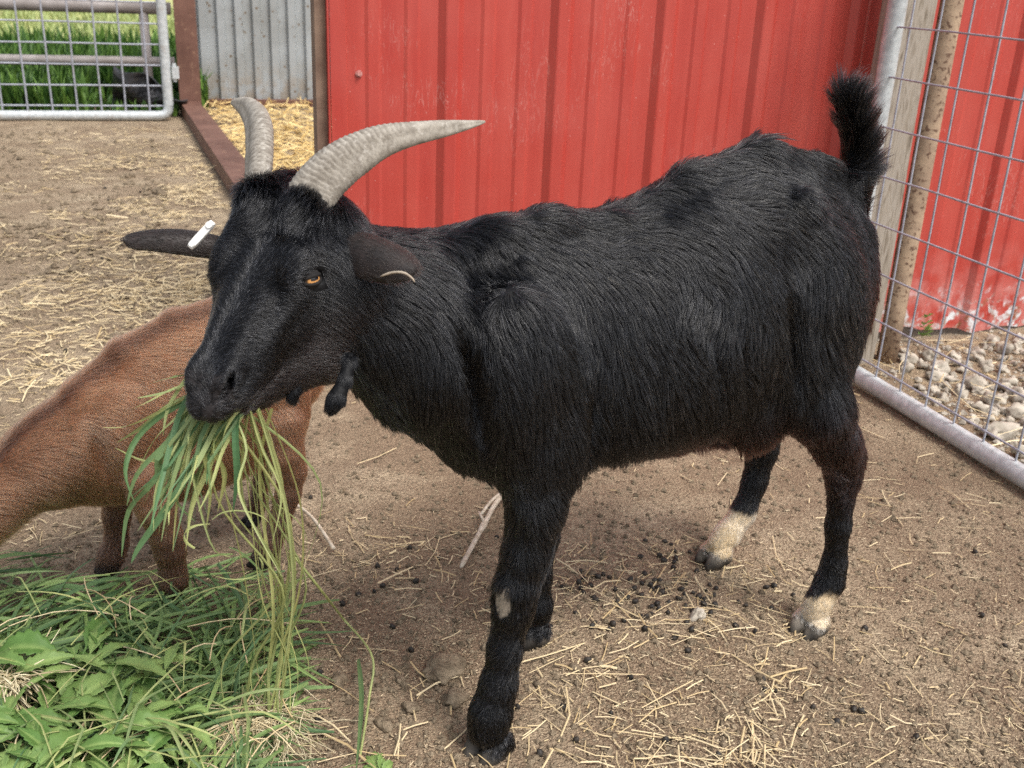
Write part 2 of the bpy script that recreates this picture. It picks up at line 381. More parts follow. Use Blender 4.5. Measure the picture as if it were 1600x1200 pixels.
# crumpled black plastic in the weeds
pv = []; nx_, nz_ = 16, 12
for i in range(nx_):
    for j in range(nz_):
        u_, v_ = i/(nx_-1), j/(nz_-1)
        x = -.43+.48*u_+.05*v_; z = (.36-.26*u_)*v_+.03*math.sin(9*u_+4*v_); y = 8.08+.24*(1-v_)+.06*math.sin(11*u_+2)*v_+.05*math.sin(6*v_+5*u_)
        pv.append((x, y, max(z, .004)))
o = mk('plastic_sheet', pv, [(i*nz_+j, (i+1)*nz_+j, (i+1)*nz_+j+1, i*nz_+j+1) for i in range(nx_-1) for j in range(nz_-1)], M['plastic'], None, False)
sm = o.modifiers.new('thick', 'SOLIDIFY'); sm.thickness = .006
tag(o, 'crumpled black plastic sheet lying in the weeds behind the far gate', 'plastic sheet')
# ------------------------------------------------------------------ implicit-surface body builder
def smin(a, b, k):
    h = np.clip(.5+.5*(b-a)/k, 0, 1); return b+(a-b)*h-k*h*(1-h)
class Body:
    """smooth union of limbs; every limb carries a hair direction, hair length and colour"""
    def __init__(s): s.P = []; s.C = []
    def cone(s, a, b, ra, rb, k=.02, flow=None, hl=.02, col=0, flat=None, nail=False):
        a = np.array(a, float); b = np.array(b, float)
        if flow is None: flow = nrm(b-a)
        lo = np.minimum(a-ra, b-rb); hi = np.maximum(a+ra, b+rb)
        def f(p):
            q = p-a; ba = b-a; t = np.clip(q@ba/(ba@ba+1e-12), 0, 1); d = q-t[..., None]*ba
            if flat is not None:
                ax, fa = flat; d = d+(d@ax)[..., None]*ax*(1/fa-1)
            return np.sqrt((d*d).sum(-1))-(ra+(rb-ra)*t)
        s.P.append(dict(f=f, lo=lo, hi=hi, k=k, flow=flow, hl=hl, col=col))
    def chain(s, pts, **kw):
        for (a, ra), (b, rb) in zip(pts[:-1], pts[1:]): s.cone(a, b, ra, rb, **kw)
    def ell(s, c, ax, rad, k=.02, flow=(0, 0, -1), hl=.02, col=0, neg=False):
        c = np.array(c, float); A = np.array([nrm(x) for x in ax]); rad = np.array(rad, float); mr = rad.max()
        def f(p):
            q = (p-c)@A.T; k0 = np.sqrt(((q/rad)**2).sum(-1)); k1 = np.sqrt(((q/rad**2)**2).sum(-1))+1e-9
            return k0*(k0-1)/k1
        (s.C if neg else s.P).append(dict(f=f, lo=c-mr, hi=c+mr, k=k, flow=flow, hl=hl, col=col))
    def loft(s, O, ax, st, k=.02, flow=(0, 0, -1), hl=.02, col=0, pear=0., sq=2., cap=1.):
        """st rows: (along, side centre, half width, top, bottom) in the frame ax=(along, side, up)"""
        O = np.array(O, float); A = np.array(ax); st = np.array(st, float); st = st[np.argsort(st[:, 0])]
        pts = []
        for r in st:
            for sx in (-1, 1):
                for z in (r[3], r[4]):
                    for e in (-.05, .05): pts.append(O+A.T@np.array([r[0]+e, r[1]+sx*r[2], z]))
        pts = np.array(pts)
        def f(p):
            q = (p-O)@A.T; x = np.clip(q[..., 0], st[0, 0], st[-1, 0])
            c1 = np.interp(x, st[:, 0], st[:, 1]); w_ = np.interp(x, st[:, 0], st[:, 2]); tp = np.interp(x, st[:, 0], st[:, 3]); bt = np.interp(x, st[:, 0], st[:, 4])
            zc = (tp+bt)/2; hh = (tp-bt)/2; dz = q[..., 2]-zc
            w_ = w_*(1-pear*np.clip(dz/hh, -1, 1)); dy = q[..., 1]-c1
            rho = np.sqrt(dy**2+dz**2)+1e-9; rr = ((np.abs(dy)/w_)**sq+(np.abs(dz)/hh)**sq)**(1/sq)+1e-9
            Rd = rho/rr; ex = q[..., 0]-x
            return np.where(np.abs(ex) > 0, np.sqrt(rho**2+(ex*cap)**2*(Rd/np.minimum(w_, hh))**0)-Rd, rho-Rd)
        s.P.append(dict(f=f, lo=pts.min(0), hi=pts.max(0), k=k, flow=flow, hl=hl, col=col))
    def mesh(s, vox, smooth=3):
        lo = np.min([p['lo'] for p in s.P], 0)-.03; hi = np.max([p['hi'] for p in s.P], 0)+.03
        n = np.ceil((hi-lo)/vox).astype(int)+1; F = np.full(n, .08, np.float32)
        ax = [lo[i]+np.arange(n[i])*vox for i in range(3)]
        def sub(p):
            a = np.maximum(((p['lo']-lo-p['k']-.03)/vox).astype(int), 0); b = np.minimum(((p['hi']-lo+p['k']+.03)/vox).astype(int)+2, n)
            sl_ = tuple(slice(a[i], b[i]) for i in range(3))
            G = np.stack(np.meshgrid(*[ax[i][sl_[i]] for i in range(3)], indexing='ij'), -1); return sl_, G
        for p in s.P:
            sl_, G = sub(p); F[sl_] = smin(F[sl_], p['f'](G), p['k'])
        for p in s.C:
            sl_, G = sub(p); F[sl_] = -smin(-F[sl_], p['f'](G), p['k'])
        s.F, s.lo, s.vox = F, lo, vox
        V, Q = surface_nets(F, lo, vox)
        nb = None
        for _ in range(smooth): V = lap(V, Q, .5)
        return V, Q
    def dist(s, P):
        q = (P-s.lo)/s.vox; q = np.clip(q, 0, np.array(s.F.shape)-1.001); i = q.astype(int); f = q-i; out = 0
        for a in (0, 1):
            for b in (0, 1):
                for c in (0, 1):
                    out = out+s.F[i[..., 0]+a, i[..., 1]+b, i[..., 2]+c]*(f[..., 0] if a else 1-f[..., 0])*(f[..., 1] if b else 1-f[..., 1])*(f[..., 2] if c else 1-f[..., 2])
        return out
    def push(s, C, h):
        """keep strand points C (n, m, 3) at least h above the skin"""
        e_ = s.vox
        for _ in range(2):
            d = s.dist(C); g = np.stack([s.dist(C+np.eye(3)[j]*e_)-s.dist(C-np.eye(3)[j]*e_) for j in range(3)], -1); g /= np.linalg.norm(g, axis=-1, keepdims=True)+1e-9
            C = C+g*np.clip(h-d, 0, .03)[..., None]
        return C
    def attrs(s, P, k=.012):
        D = np.stack([p['f'](P) for p in s.P], 1); D = D-D.min(1, keepdims=True)
        W = np.exp(-D/k); W /= W.sum(1, keepdims=True)
        hl = W@np.array([p['hl'] for p in s.P]); fl = np.zeros((len(P), 3))
        for i, p in enumerate(s.P):
            v = p['flow'](P) if callable(p['flow']) else np.array(p['flow'], float)
            fl += W[:, i:i+1]*v
        return fl, hl, W
def lap(V, Q, f):
    S = np.zeros_like(V); c = np.zeros(len(V))
    for a, b in ((0, 1), (1, 2), (2, 3), (3, 0)):
        for x, y in ((a, b), (b, a)):
            for j in range(3): S[:, j] += np.bincount(Q[:, x], V[Q[:, y], j], len(V))
            c += np.bincount(Q[:, x], None, len(V))
    return V+(S/np.maximum(c, 1)[:, None]-V)*f
def surface_nets(F, lo, vox):
    nx, ny, nz = F.shape; In = F < 0
    c = [(i, j, k) for i in (0, 1) for j in (0, 1) for k in (0, 1)]
    def sh(A, o): return A[o[0]:nx-1+o[0], o[1]:ny-1+o[1], o[2]:nz-1+o[2]]
    cnt = sum(sh(In, o).astype(np.int8) for o in c); act = (cnt > 0) & (cnt < 8)
    idx = np.argwhere(act); vid = np.full(act.shape, -1, np.int64); vid[act] = np.arange(len(idx))
    S = np.zeros((len(idx), 3)); N = np.zeros(len(idx)); i0, i1, i2 = idx.T
    for a in range(8):
        for b in range(a+1, 8):
            A, B = c[a], c[b]
            if sum(abs(A[i]-B[i]) for i in range(3)) != 1: continue
            fa = F[i0+A[0], i1+A[1], i2+A[2]]; fb = F[i0+B[0], i1+B[1], i2+B[2]]; m = (fa < 0) != (fb < 0)
            t = np.where(m, fa/np.where(m, fa-fb, 1), 0)
            S += m[:, None]*(np.array(A)+t[:, None]*(np.array(B)-np.array(A))); N += m
    V = lo+(idx+S/N[:, None])*vox; Qs = []
    for ax in range(3):
        o = [0, 0, 0]; o[ax] = 1
        A = In[:nx-o[0], :ny-o[1], :nz-o[2]]; B = In[o[0]:, o[1]:, o[2]:]
        for m, flip in ((A & ~B, False), (~A & B, True)):
            e = np.argwhere(m); u, v = [(1, 2), (2, 0), (0, 1)][ax]
            e = e[(e[:, u] > 0) & (e[:, v] > 0)]
            e = e[(e[:, 0] < nx-1) & (e[:, 1] < ny-1) & (e[:, 2] < nz-1)]
            def g_(du, dv):
                q = e.copy(); q[:, u] += du; q[:, v] += dv; return vid[q[:, 0], q[:, 1], q[:, 2]]
            q = np.stack([g_(-1, -1), g_(0, -1), g_(0, 0), g_(-1, 0)], 1)
            if flip: q = q[:, ::-1]
            Qs.append(q[(q >= 0).all(1)])
    return V, np.concatenate(Qs)
def vnormals(V, Q):
    n = np.cross(V[Q[:, 2]]-V[Q[:, 0]], V[Q[:, 3]]-V[Q[:, 1]]); N = np.zeros_like(V)
    for i in range(4):
        for j in range(3): N[:, j] += np.bincount(Q[:, i], n[:, j], len(V))
    return N/(np.linalg.norm(N, axis=1, keepdims=True)+1e-12)

def fur_mat(name, rough=.26, radial=.35, mel=None):
    m = bpy.data.materials.new(name); m.use_nodes = True; t = m.node_tree; t.nodes.clear()
    h = t.nodes.new('ShaderNodeBsdfHairPrincipled'); o = t.nodes.new('ShaderNodeOutputMaterial'); a = t.nodes.new('ShaderNodeAttribute')
    a.attribute_name = 'hue'; h.parametrization = 'COLOR'; h.inputs['Roughness'].default_value = rough; h.inputs['Radial Roughness'].default_value = radial
    h.inputs['Random Roughness'].default_value = .3; h.inputs['IOR'].default_value = 1.46
    t.links.new(a.outputs['Color'], h.inputs['Color']); t.links.new(h.outputs[0], o.inputs[0]); return m
def hairs(name, V, Q, attr, n, mat, parent, width=.00045, lift=.28, color=None, keep=None, npt=6, curl=.25, clump=.55, csize=14, back=.35, lmul=None, mask=None, lvar=1., skin=None):
    """strands rooted on the surface, combed along the flow, gathered in locks"""
    rg = np.random.default_rng(len(name)*7+n % 97)
    a = V[Q[:, 0]]; b = V[Q[:, 1]]; c = V[Q[:, 2]]; d = V[Q[:, 3]]; fn = np.cross(c-a, d-b)/2; ar = np.linalg.norm(fn, axis=1); cen = (a+b+c+d)/4
    view = CP-cen; view /= np.linalg.norm(view, axis=1, keepdims=True); face = (fn/(ar[:, None]+1e-12)*view).sum(1)
    wgt = ar*np.where(face > -.25, 1., back)*np.clip(1.15-np.maximum(face, 0)*.15, .7, 1.2)
    if mask is not None: wgt = wgt*mask(cen)
    pick = rg.choice(len(Q), n, p=wgt/wgt.sum()); u = rg.random((n, 1)); v = rg.random((n, 1)); q = Q[pick]
    VN = vnormals(V, Q)
    bl = lambda A: (1-u)*(1-v)*A[q[:, 0]]+u*(1-v)*A[q[:, 1]]+u*v*A[q[:, 2]]+(1-u)*v*A[q[:, 3]]
    P = bl(V); N = bl(VN); N /= np.linalg.norm(N, axis=1, keepdims=True)
    fl, hl, W = attr(P)
    if keep is not None:
        m = keep(P); P, N, fl, hl, W = P[m], N[m], fl[m], hl[m], W[m]; n = len(P)
    fl = fl+vnoise(P, 16)*.22*lvar+vnoise(P+3, 45)*curl
    T = fl-(fl*N).sum(1, keepdims=True)*N; T /= np.linalg.norm(T, axis=1, keepdims=True)+1e-9
    L = hl*np.clip(rg.normal(1, .22, n), .4, 1.7)*(1+vnoise(P+7, 25)[:, 0]*.2)
    if lmul is not None: L = L*lmul(P)
    lf = lift*(1+rg.normal(0, .3, n)+vnoise(P+11, 30)[:, 1]*.6*lvar)[:, None]
    D0 = T+N*lf; D0 /= np.linalg.norm(D0, axis=1, keepdims=True)
    D1 = T*1.+N*lf*.25+np.array([0, 0, -.35])+rg.normal(0, .10, (n, 3)); D1 /= np.linalg.norm(D1, axis=1, keepdims=True)
    t = np.linspace(0, 1, npt)[None, :, None]
    C = P[:, None]-N[:, None]*.001+L[:, None, None]*(t*D0[:, None]*(1-t*.5)+t*t*.5*D1[:, None])
    # locks
    nc = max(n//csize, 8); ci = rg.choice(n, nc, replace=False); kd = kdtree.KDTree(nc)
    for i, j in enumerate(ci): kd.insert(P[j], i)
    kd.balance(); near = np.array([ci[kd.find(p)[1]] for p in P])
    off = C[near]-P[near][:, None]; K = C[near]
    cl = (clump*(.5+.5*rg.random(n)))[:, None, None]*t**1.4*np.clip(L/.012, 0, 1)[:, None, None]
    C = C*(1-cl)+K*cl
    if skin is not None:
        hh = np.linspace(0, 1, npt)[None]*np.minimum(L*.16, .005)[:, None]*(.5+rg.random((n, 1))); C = np.concatenate([C[:, :1], skin.push(C[:, 1:], hh[:, 1:])], 1)
    hc = bpy.data.hair_curves.new(name); hc.add_curves([npt]*n)
    hc.attributes['position'].data.foreach_set('vector', (C-np.array(parent.location if parent else 0)).astype(np.float32).ravel())
    rr = hc.attributes.get('radius') or hc.attributes.new('radius', 'FLOAT', 'POINT')
    rad = (width*np.clip(rg.normal(1, .2, n), .5, 1.6))[:, None]*np.array([1., 1., .95, .8, .55, .15][:npt] if npt == 6 else np.linspace(1, .15, npt))[None]
    rr.data.foreach_set('value', rad.astype(np.float32).ravel())
    cc = color(P, W, rg, fl) if color else np.tile([.02, .02, .02], (n, 1))
    ca = hc.attributes.new('hue', 'FLOAT_VECTOR', 'CURVE'); ca.data.foreach_set('vector', cc.astype(np.float32).ravel())
    hc.materials.append(mat); o = bpy.data.objects.new(name, hc); COL.objects.link(o)
    if parent: o.parent = parent
    return o
def body_mesh(name, V, Q, mat, parent, color=None, attr=None):
    o = fast_mesh(name, V-np.array(parent.location), Q, mat, True, parent)
    if color is not None:
        fl, hl, W = attr(V); cc = color(V, W, np.random.default_rng(3), fl)
        if len(cc) == len(o.data.vertices):
            a_ = o.data.attributes.new('hue', 'FLOAT_VECTOR', 'POINT'); a_.data.foreach_set('vector', cc.astype(np.float32).ravel())
    return o
def skin_mat(name, k_=.6, rough=.6):
    k = NT(name, rough, .25); c = k.attr('hue', 'Color'); k.col(k.mix(1., c, (k_, k_, k_), 'MULTIPLY')); k.bump(k.noise(260, 3), .5, .002); return k.m
M['skin'] = skin_mat('animal_skin'); M['fur'] = fur_mat('animal_fur'); M['furshort'] = fur_mat('short_fur', .45, .5)
# ------------------------------------------------------------------ black goat
GA = np.array([1.013, 1.517, 0]); GD = np.array([-.957, -.291, 0]); GN = np.array([.291, -.957, 0]); UP = np.array([0, 0, 1.])
def G(s, t, z): return GA+GD*s+GN*t+UP*z
def GV(s, t, z): return nrm(GD*s+GN*t+UP*z)
goat = tag(empty('goat', tuple(G(.35, 0, 0))), 'shaggy black goat with long pale ridged horns chewing a mouthful of green grass', 'goat')
B = Body()
def torso_flow(P):
    q = (P-GA); z = q[:, 2]; s = q@GD; t = q@GN
    dn = np.clip((.87-z)/.17, .15, 1.25); bk = np.clip(1.1-dn*.62, .38, 1)
    bk = bk*np.clip((.90-s)/.25, .6, 1)
    v = GD[None]*(-bk[:, None])+UP[None]*(-dn[:, None])+GN[None]*(np.sign(t)*.35*(1-dn))[:, None]
    return v/np.linalg.norm(v, axis=1, keepdims=True)
TST = [(-.105, 0, .06, .725, .50), (-.08, 0, .085, .76, .46), (-.02, 0, .103, .790, .43), (.06, 0, .118, .824, .435), (.14, 0, .126, .843, .425), (.22, 0, .136, .832, .406),
       (.30, 0, .142, .815, .390), (.38, 0, .137, .782, .392), (.46, 0, .126, .760, .400), (.54, 0, .112, .762, .406), (.62, 0, .099, .766, .405), (.70, 0, .078, .735, .435), (.75, 0, .050, .69, .50)]
B.loft(GA, (GD, GN, UP), TST, k=.03, flow=torso_flow, hl=.034, pear=.20, sq=2.1, cap=2.6)
fD = GV(-.35, .05, -1); fN = GV(-.45, 0, -1)
# shoulders, hips, rump
for sg in (1, -1):
    B.ell(G(.655, sg*.090, .585), (GV(.15, 0, 1), GN, GV(1, 0, -.15)), (.135, .048, .082), k=.045, flow=torso_flow, hl=.032)
    B.ell(G(.60, sg*.085, .47), (GV(.1, 0, 1), GN, GV(1, 0, -.1)), (.075, .048, .065), k=.035, flow=torso_flow, hl=.03)
    B.ell(G(.125, sg*.085, .775), (GD, GN, UP), (.030, .018, .026), k=.03, flow=torso_flow, hl=.03)
    B.ell(G(.06 if sg > 0 else .085, sg*.082, .60), (GV(.35, 0, 1), GN, GV(1, 0, -.35)), (.160, .058, .090 if sg > 0 else .075), k=.03, flow=torso_flow, hl=.034)
    B.ell(G(.12, sg*.10, .50), (GV(.5, 0, 1), GN, GV(1, 0, -.5)), (.10, .045, .055), k=.03, flow=torso_flow, hl=.034)
# hollows: flank, stifle fold, behind the elbow, before the shoulder
for sg in (1, -1):
    B.ell(G(.185, sg*.150, .715), (GD, GN, UP), (.055, .034, .05), k=.028, neg=True)
    B.ell(G(.165, sg*.148, .575), (GV(.25, 0, 1), GN, GV(1, 0, -.25)), (.095, .036, .014), k=.022, neg=True)
    B.ell(G(.545, sg*.138, .50), (GV(-.1, 0, 1), GN, GV(1, 0, .1)), (.08, .034, .012), k=.02, neg=True)
    B.ell(G(.735, sg*.115, .60), (GV(.2, 0, 1), GN, GV(1, 0, -.2)), (.10, .032, .014), k=.022, neg=True)
    for i_ in range(4): B.ell(G(.28+.055*i_, sg*.167, .56), (GV(.3, 0, 1), GN, GV(1, 0, -.3)), (.09, .030, .007), k=.02, neg=True)
# spine ridge
B.chain([(G(.74, 0, .715), .02), (G(.64, 0, .757), .020), (G(.56, 0, .771), .018), (G(.44, 0, .758), .016), (G(.30, 0, .815), .016), (G(.16, 0, .845), .016), (G(.02, 0, .815), .016), (G(-.07, 0, .765), .016)], k=.03, flow=torso_flow, hl=.034)
dn = np.array([0, 0, -1.])
def leg(pts, hls, cols, k=.016, flows=None):
    for i in range(len(pts)-1):
        (a, ra), (b, rb) = pts[i], pts[i+1]
        B.cone(a, b, ra, rb, k=k, flow=torso_flow if (i < 1 and a[2] > .42) else nrm(nrm(b-a)+dn*.4), hl=hls[i], col=cols[i])
def hoof(p, fwd, sc=1.):
    """two claws"""
    sd = np.cross(fwd, UP)
    for q in (-1, 1):
        ax_ = (nrm(fwd+sd*q*.12-UP*.28), nrm(sd), nrm(UP+fwd*.28)); c_ = p+sd*q*.0155*sc+fwd*.012*sc
        B.loft(c_, ax_, [(-.026*sc, 0, .0135*sc, .026, -.016), (-.005*sc, 0, .0145*sc, .024, -.014), (.014*sc, 0, .0125*sc, .015, -.010), (.028*sc, 0, .0075*sc, .005, -.006)], k=.003, flow=dn, hl=.012, col=3, sq=3.2, cap=3.)
Ff = GV(1, .12, 0)
# near fore leg (left)
leg([(G(.63, .084, .47), .050), (G(.622, .10, .40), .038), (G(.634, .10, .32), .030), (G(.650, .10, .268), .0275), (G(.653, .10, .235), .025), (G(.664, .10, .17), .0215), (G(.673, .10, .11), .024), (G(.684, .10, .065), .028), (G(.688, .10, .038), .029)],
    [.03, .026, .02, .013, .014, .020, .028, .030], [0]*8)
hoof(G(.680, .10, 0), nrm(Ff+GN*.15), 1.12)
# far fore leg
leg([(G(.55, -.09, .46), .050), (G(.50, -.10, .34), .036), (G(.468, -.10, .25), .026), (G(.458, -.10, .20), .026), (G(.457, -.10, .12), .018), (G(.457, -.10, .06), .022), (G(.458, -.10, .03), .021)],
    [.03, .025, .018, .015, .014, .018], [0]*6)
hoof(G(.460, -.10, 0), GV(1, -.1, 0), 1.)
# near hind leg
leg([(G(.085, .072, .55), .066), (G(.065, .112, .44), .054), (G(.025, .132, .375), .036), (G(.0, .134, .335), .028), (G(-.012, .134, .30), .026), (G(-.022, .134, .20), .0185), (G(-.030, .134, .12), .019), (G(-.026, .134, .085), .023), (G(-.004, .134, .045), .022), (G(.004, .134, .03), .021)],
    [.034, .034, .03, .02, .014, .014, .016, .016, .014], [0, 0, 0, 0, 0, 0, 0, 1, 1])
B.cone(G(.0, .134, .385), G(-.030, .134, .335), .013, .019, k=.018, flow=dn, hl=.018)
hoof(G(.006, .134, 0), GV(1, .12, 0), 1.05)
# far hind leg
leg([(G(.07, -.10, .54), .060), (G(-.01, -.125, .42), .052), (G(-.07, -.133, .33), .040), (G(-.100, -.134, .265), .031), (G(-.108, -.134, .22), .027), (G(-.100, -.134, .15), .022), (G(-.078, -.134, .085), .023), (G(-.040, -.134, .045), .024), (G(-.018, -.134, .03), .022)],
    [.034, .03, .025, .018, .014, .016, .016, .014], [0, 0, 0, 0, 0, 1, 1, 1])
B.cone(G(-.08, -.134, .31), G(-.125, -.134, .255), .013, .018, k=.018, flow=dn, hl=.018)
hoof(G(-.016, -.134, 0), GV(1, -.05, 0), 1.05)
# flank fold and sheath tuft
B.ell(G(.19, .09, .44), (GV(1, 0, .5), GN, GV(-.5, 0, 1)), (.07, .025, .05), k=.03, flow=fN, hl=.04)
B.ell(G(.155, 0, .385), (GD, GN, UP), (.075, .03, .028), k=.03, flow=GV(.2, 0, -1), hl=.035, col=2)
B.ell(G(.07, .05, .44), (GD, GN, UP), (.05, .04, .05), k=.03, flow=GV(-.1, 0, -1), hl=.04)
# tail
tf = lambda P: np.tile(GV(.15, 0, 1), (len(P), 1))
def tail_flow(P):
    q = P-GA; s_ = q@GD; t_ = q@GN; z_ = q[:, 2]; cs = np.interp(z_, [.75, .81, .865, .935], [-.092, -.085, -.065, -.032])
    v = GD[None]*((s_-cs)*11+.03)[:, None]+GN[None]*(t_*11)[:, None]+UP[None]; return v/np.linalg.norm(v, axis=1, keepdims=True)
B.chain([(G(-.070, 0, .745), .040), (G(-.090, 0, .79), .026), (G(-.082, 0, .83), .019), (G(-.062, 0, .875), .016), (G(-.045, 0, .91), .014), (G(-.036, 0, .925), .012)], k=.014, flow=tail_flow, hl=.043, col=4)
# neck
def nk_flow(P):
    q = P-GA; t = q@GN; v = GD[None]*-.45+UP[None]*-1.+0*t[:, None]; return v/np.linalg.norm(v, axis=1, keepdims=True)
nk = at(548, 448, 1.32); nk2 = at(612, 498, 1.365); nk3 = at(690, 548, 1.41)
B.cone(at(520, 425, 1.29), at(556, 450, 1.325), .064, .066, k=.02, flow=nk_flow, hl=.026)
B.cone(at(548, 452, 1.32), at(618, 498, 1.37), .066, .082, k=.02, flow=nk_flow, hl=.030)
B.cone(at(560, 500, 1.32), at(640, 570, 1.38), .050, .072, k=.03, flow=nk_flow, hl=.030)
B.cone(at(618, 495, 1.37), at(700, 545, 1.42), .082, .098, k=.03, flow=nk_flow, hl=.032)
B.cone(at(700, 560, 1.42), at(770, 640, 1.47), .098, .076, k=.04, flow=GV(.2, 0, -1), hl=.034)
B.cone(at(590, 430, 1.36), at(800, 400, 1.52), .045, .045, k=.05, flow=torso_flow, hl=.032)
gV, gQ = B.mesh(.0065, 2)
NB = len(B.P)

# ---- head, in its own frame: f towards the nose, l towards the animal's left, u out of the forehead
_fi = nrm([-.294, -.799, .524]); _l = np.array([.94, -.144, .308]); _l = nrm(_l-_fi*(_l@_fi)); _uu = np.cross(_fi, _l)
W_ = lambda v: CX*v[0]+CY*v[1]-CZ*v[2]
HF, HL, HU = W_(_fi), W_(_l), W_(_uu)
if HU[2] < 0: HU = -HU
HO = at(444.5, 321, 1.256)
def H(f, l, u): return HO+HF*f+HL*l+HU*u
def HV(f, l, u): return nrm(HF*f+HL*l+HU*u)
HB = Body()
def face_flow(P):
    q = P-HO; f = q@HF; l = q@HL; u = q@HU
    side = np.clip(-u/.05, 0, 1)
    v = HF[None]*(-.25+side*-.5)[:, None]+HL[None]*(np.clip(l/.02, -1, 1)*.9*(1-side*.6))[:, None]+HU[None]*(-side*.8)[:, None]
    top = np.clip((.07-f)/.05, 0, 1)[:, None]; v = v*(1-top)+top*(HF[None]*.7+HL[None]*(l/.05)[:, None]*.5)
    return v/(np.linalg.norm(v, axis=1, keepdims=True)+1e-6)
HST = [(-.03, 0, .036, -.030, -.105), (.0, 0, .048, -.006, -.112), (.03, 0, .055, .004, -.125), (.06, 0, .057, .006, -.130), (.09, 0, .054, .002, -.128), (.12, 0, .045, -.004, -.118), (.15, 0, .037, -.010, -.104),
       (.18, 0, .0325, -.016, -.092), (.21, 0, .031, -.021, -.083), (.235, 0, .030, -.028, -.080), (.25, 0, .024, -.036, -.076)]
HB.loft(HO, (HF, HL, HU), HST, k=.012, flow=face_flow, hl=.011, sq=2.7)
EL = .0570; EF = .0815; EU = -.029
def eaxes(sg):
    y = nrm(HL*sg*1.+HF*.10-HU*-.12-CZ*(.35 if sg > 0 else 0)); x0 = W_(np.array([-1, -.16, 0])) if sg > 0 else HF
    x = nrm(x0-y*np.dot(x0, y)); return x, y, np.cross(x, y)
for sg in (1, -1):
    HB.ell(H(.080, sg*.047, -.026), (HF, HL, HU), (.034, .0175, .027), k=.018, flow=face_flow, hl=.008)       # orbit
    HB.ell(H(.058, sg*.043, -.010), (HF, HL, HU), (.026, .016, .012), k=.018, flow=face_flow, hl=.010)       # brow
    HB.ell(H(.085, sg*.036, -.090), (HV(1, 0, .25), HL, HV(-.25, 0, 1)), (.060, .024, .044), k=.018, flow=face_flow, hl=.012)
    HB.cone(H(.100, sg*.045, -.040), H(.165, sg*.033, -.048), .012, .006, k=.012, flow=face_flow, hl=.009)   # facial crest
    HB.ell(H(.150, sg*.028, -.066), (HF, HL, HU), (.06, .012, .024), k=.018, flow=face_flow, hl=.010)
    HB.ell(H(.226, sg*.018, -.036), (HF, HL, HU), (.024, .0125, .014), k=.012, flow=face_flow, hl=.0045)       # nostril wing
    HB.ell(H(.222, sg*.017, -.066), (HF, HL, HU), (.026, .0165, .015), k=.012, flow=face_flow, hl=.007)       # upper lip
    HB.ell(H(-.006, sg*.055, -.036), (HF, HL, HU), (.024, .022, .024), k=.014, flow=face_flow, hl=.014)       # ear base
    HB.cone(H(.030, sg*.028, -.006), H(.0, sg*.030, .010), .022, .020, k=.018, flow=HV(.7, sg*.3, .5), hl=.024)   # horn core
    a = H(.222, sg*.0345, -.026); b = H(.252, sg*.0115, -.048); c_ = nrm(HV(.35, sg*.9, .1)); b_ = nrm(b-a); c_ = nrm(c_-b_*np.dot(c_, b_))
    HB.ell((a+b)/2, (b_, c_, np.cross(b_, c_)), (.0180, .0120, .0050), k=.003, neg=True)
    x, y, z = eaxes(sg); HB.ell(H(EF, sg*EL, EU)+y*.010, (x, y, z), (.0160, .011, .0082), k=.004, neg=True)
for (x_, y_, d_, r_) in ((512, 528, 1.315, .050), (455, 560, 1.285, .040), (405, 592, 1.25, .031), (372, 618, 1.225, .022)):
    HB.ell(at(x_, y_, d_), (HF, HL, HU), (r_*1.1, r_*.85, r_), k=.022, flow=face_flow, hl=.012)
HB.ell(H(.198, 0, -.104), (HV(1, 0, .10), HL, HV(-.10, 0, 1)), (.044, .022, .014), k=.006, flow=face_flow, hl=.008)              # lower lip, chin
HB.ell(H(.208, 0, -.0875), (HV(1, 0, .16), HL, HV(-.16, 0, 1)), (.050, .05, .0036), k=.004, neg=True)                       # mouth
HB.ell(H(.252, 0, -.060), (HF, HL, HU), (.008, .0014, .014), k=.003, neg=True)
HB.cone(H(-.01, 0, -.045), at(520, 425, 1.29), .055, .066, k=.03, flow=nk_flow, hl=.022)
HB.cone(H(.05, 0, -.10), at(540, 470, 1.31), .045, .058, k=.03, flow=nk_flow, hl=.024)
HB.ell(H(-.018, 0, -.012), (HF, HL, HU), (.035, .045, .022), k=.02, flow=HV(.9, 0, .35), hl=.036)
hV, hQ = HB.mesh(.0032, 1)
hV_all = np.concatenate([gV, hV]); Q_all = np.concatenate([gQ, hQ+len(gV)])

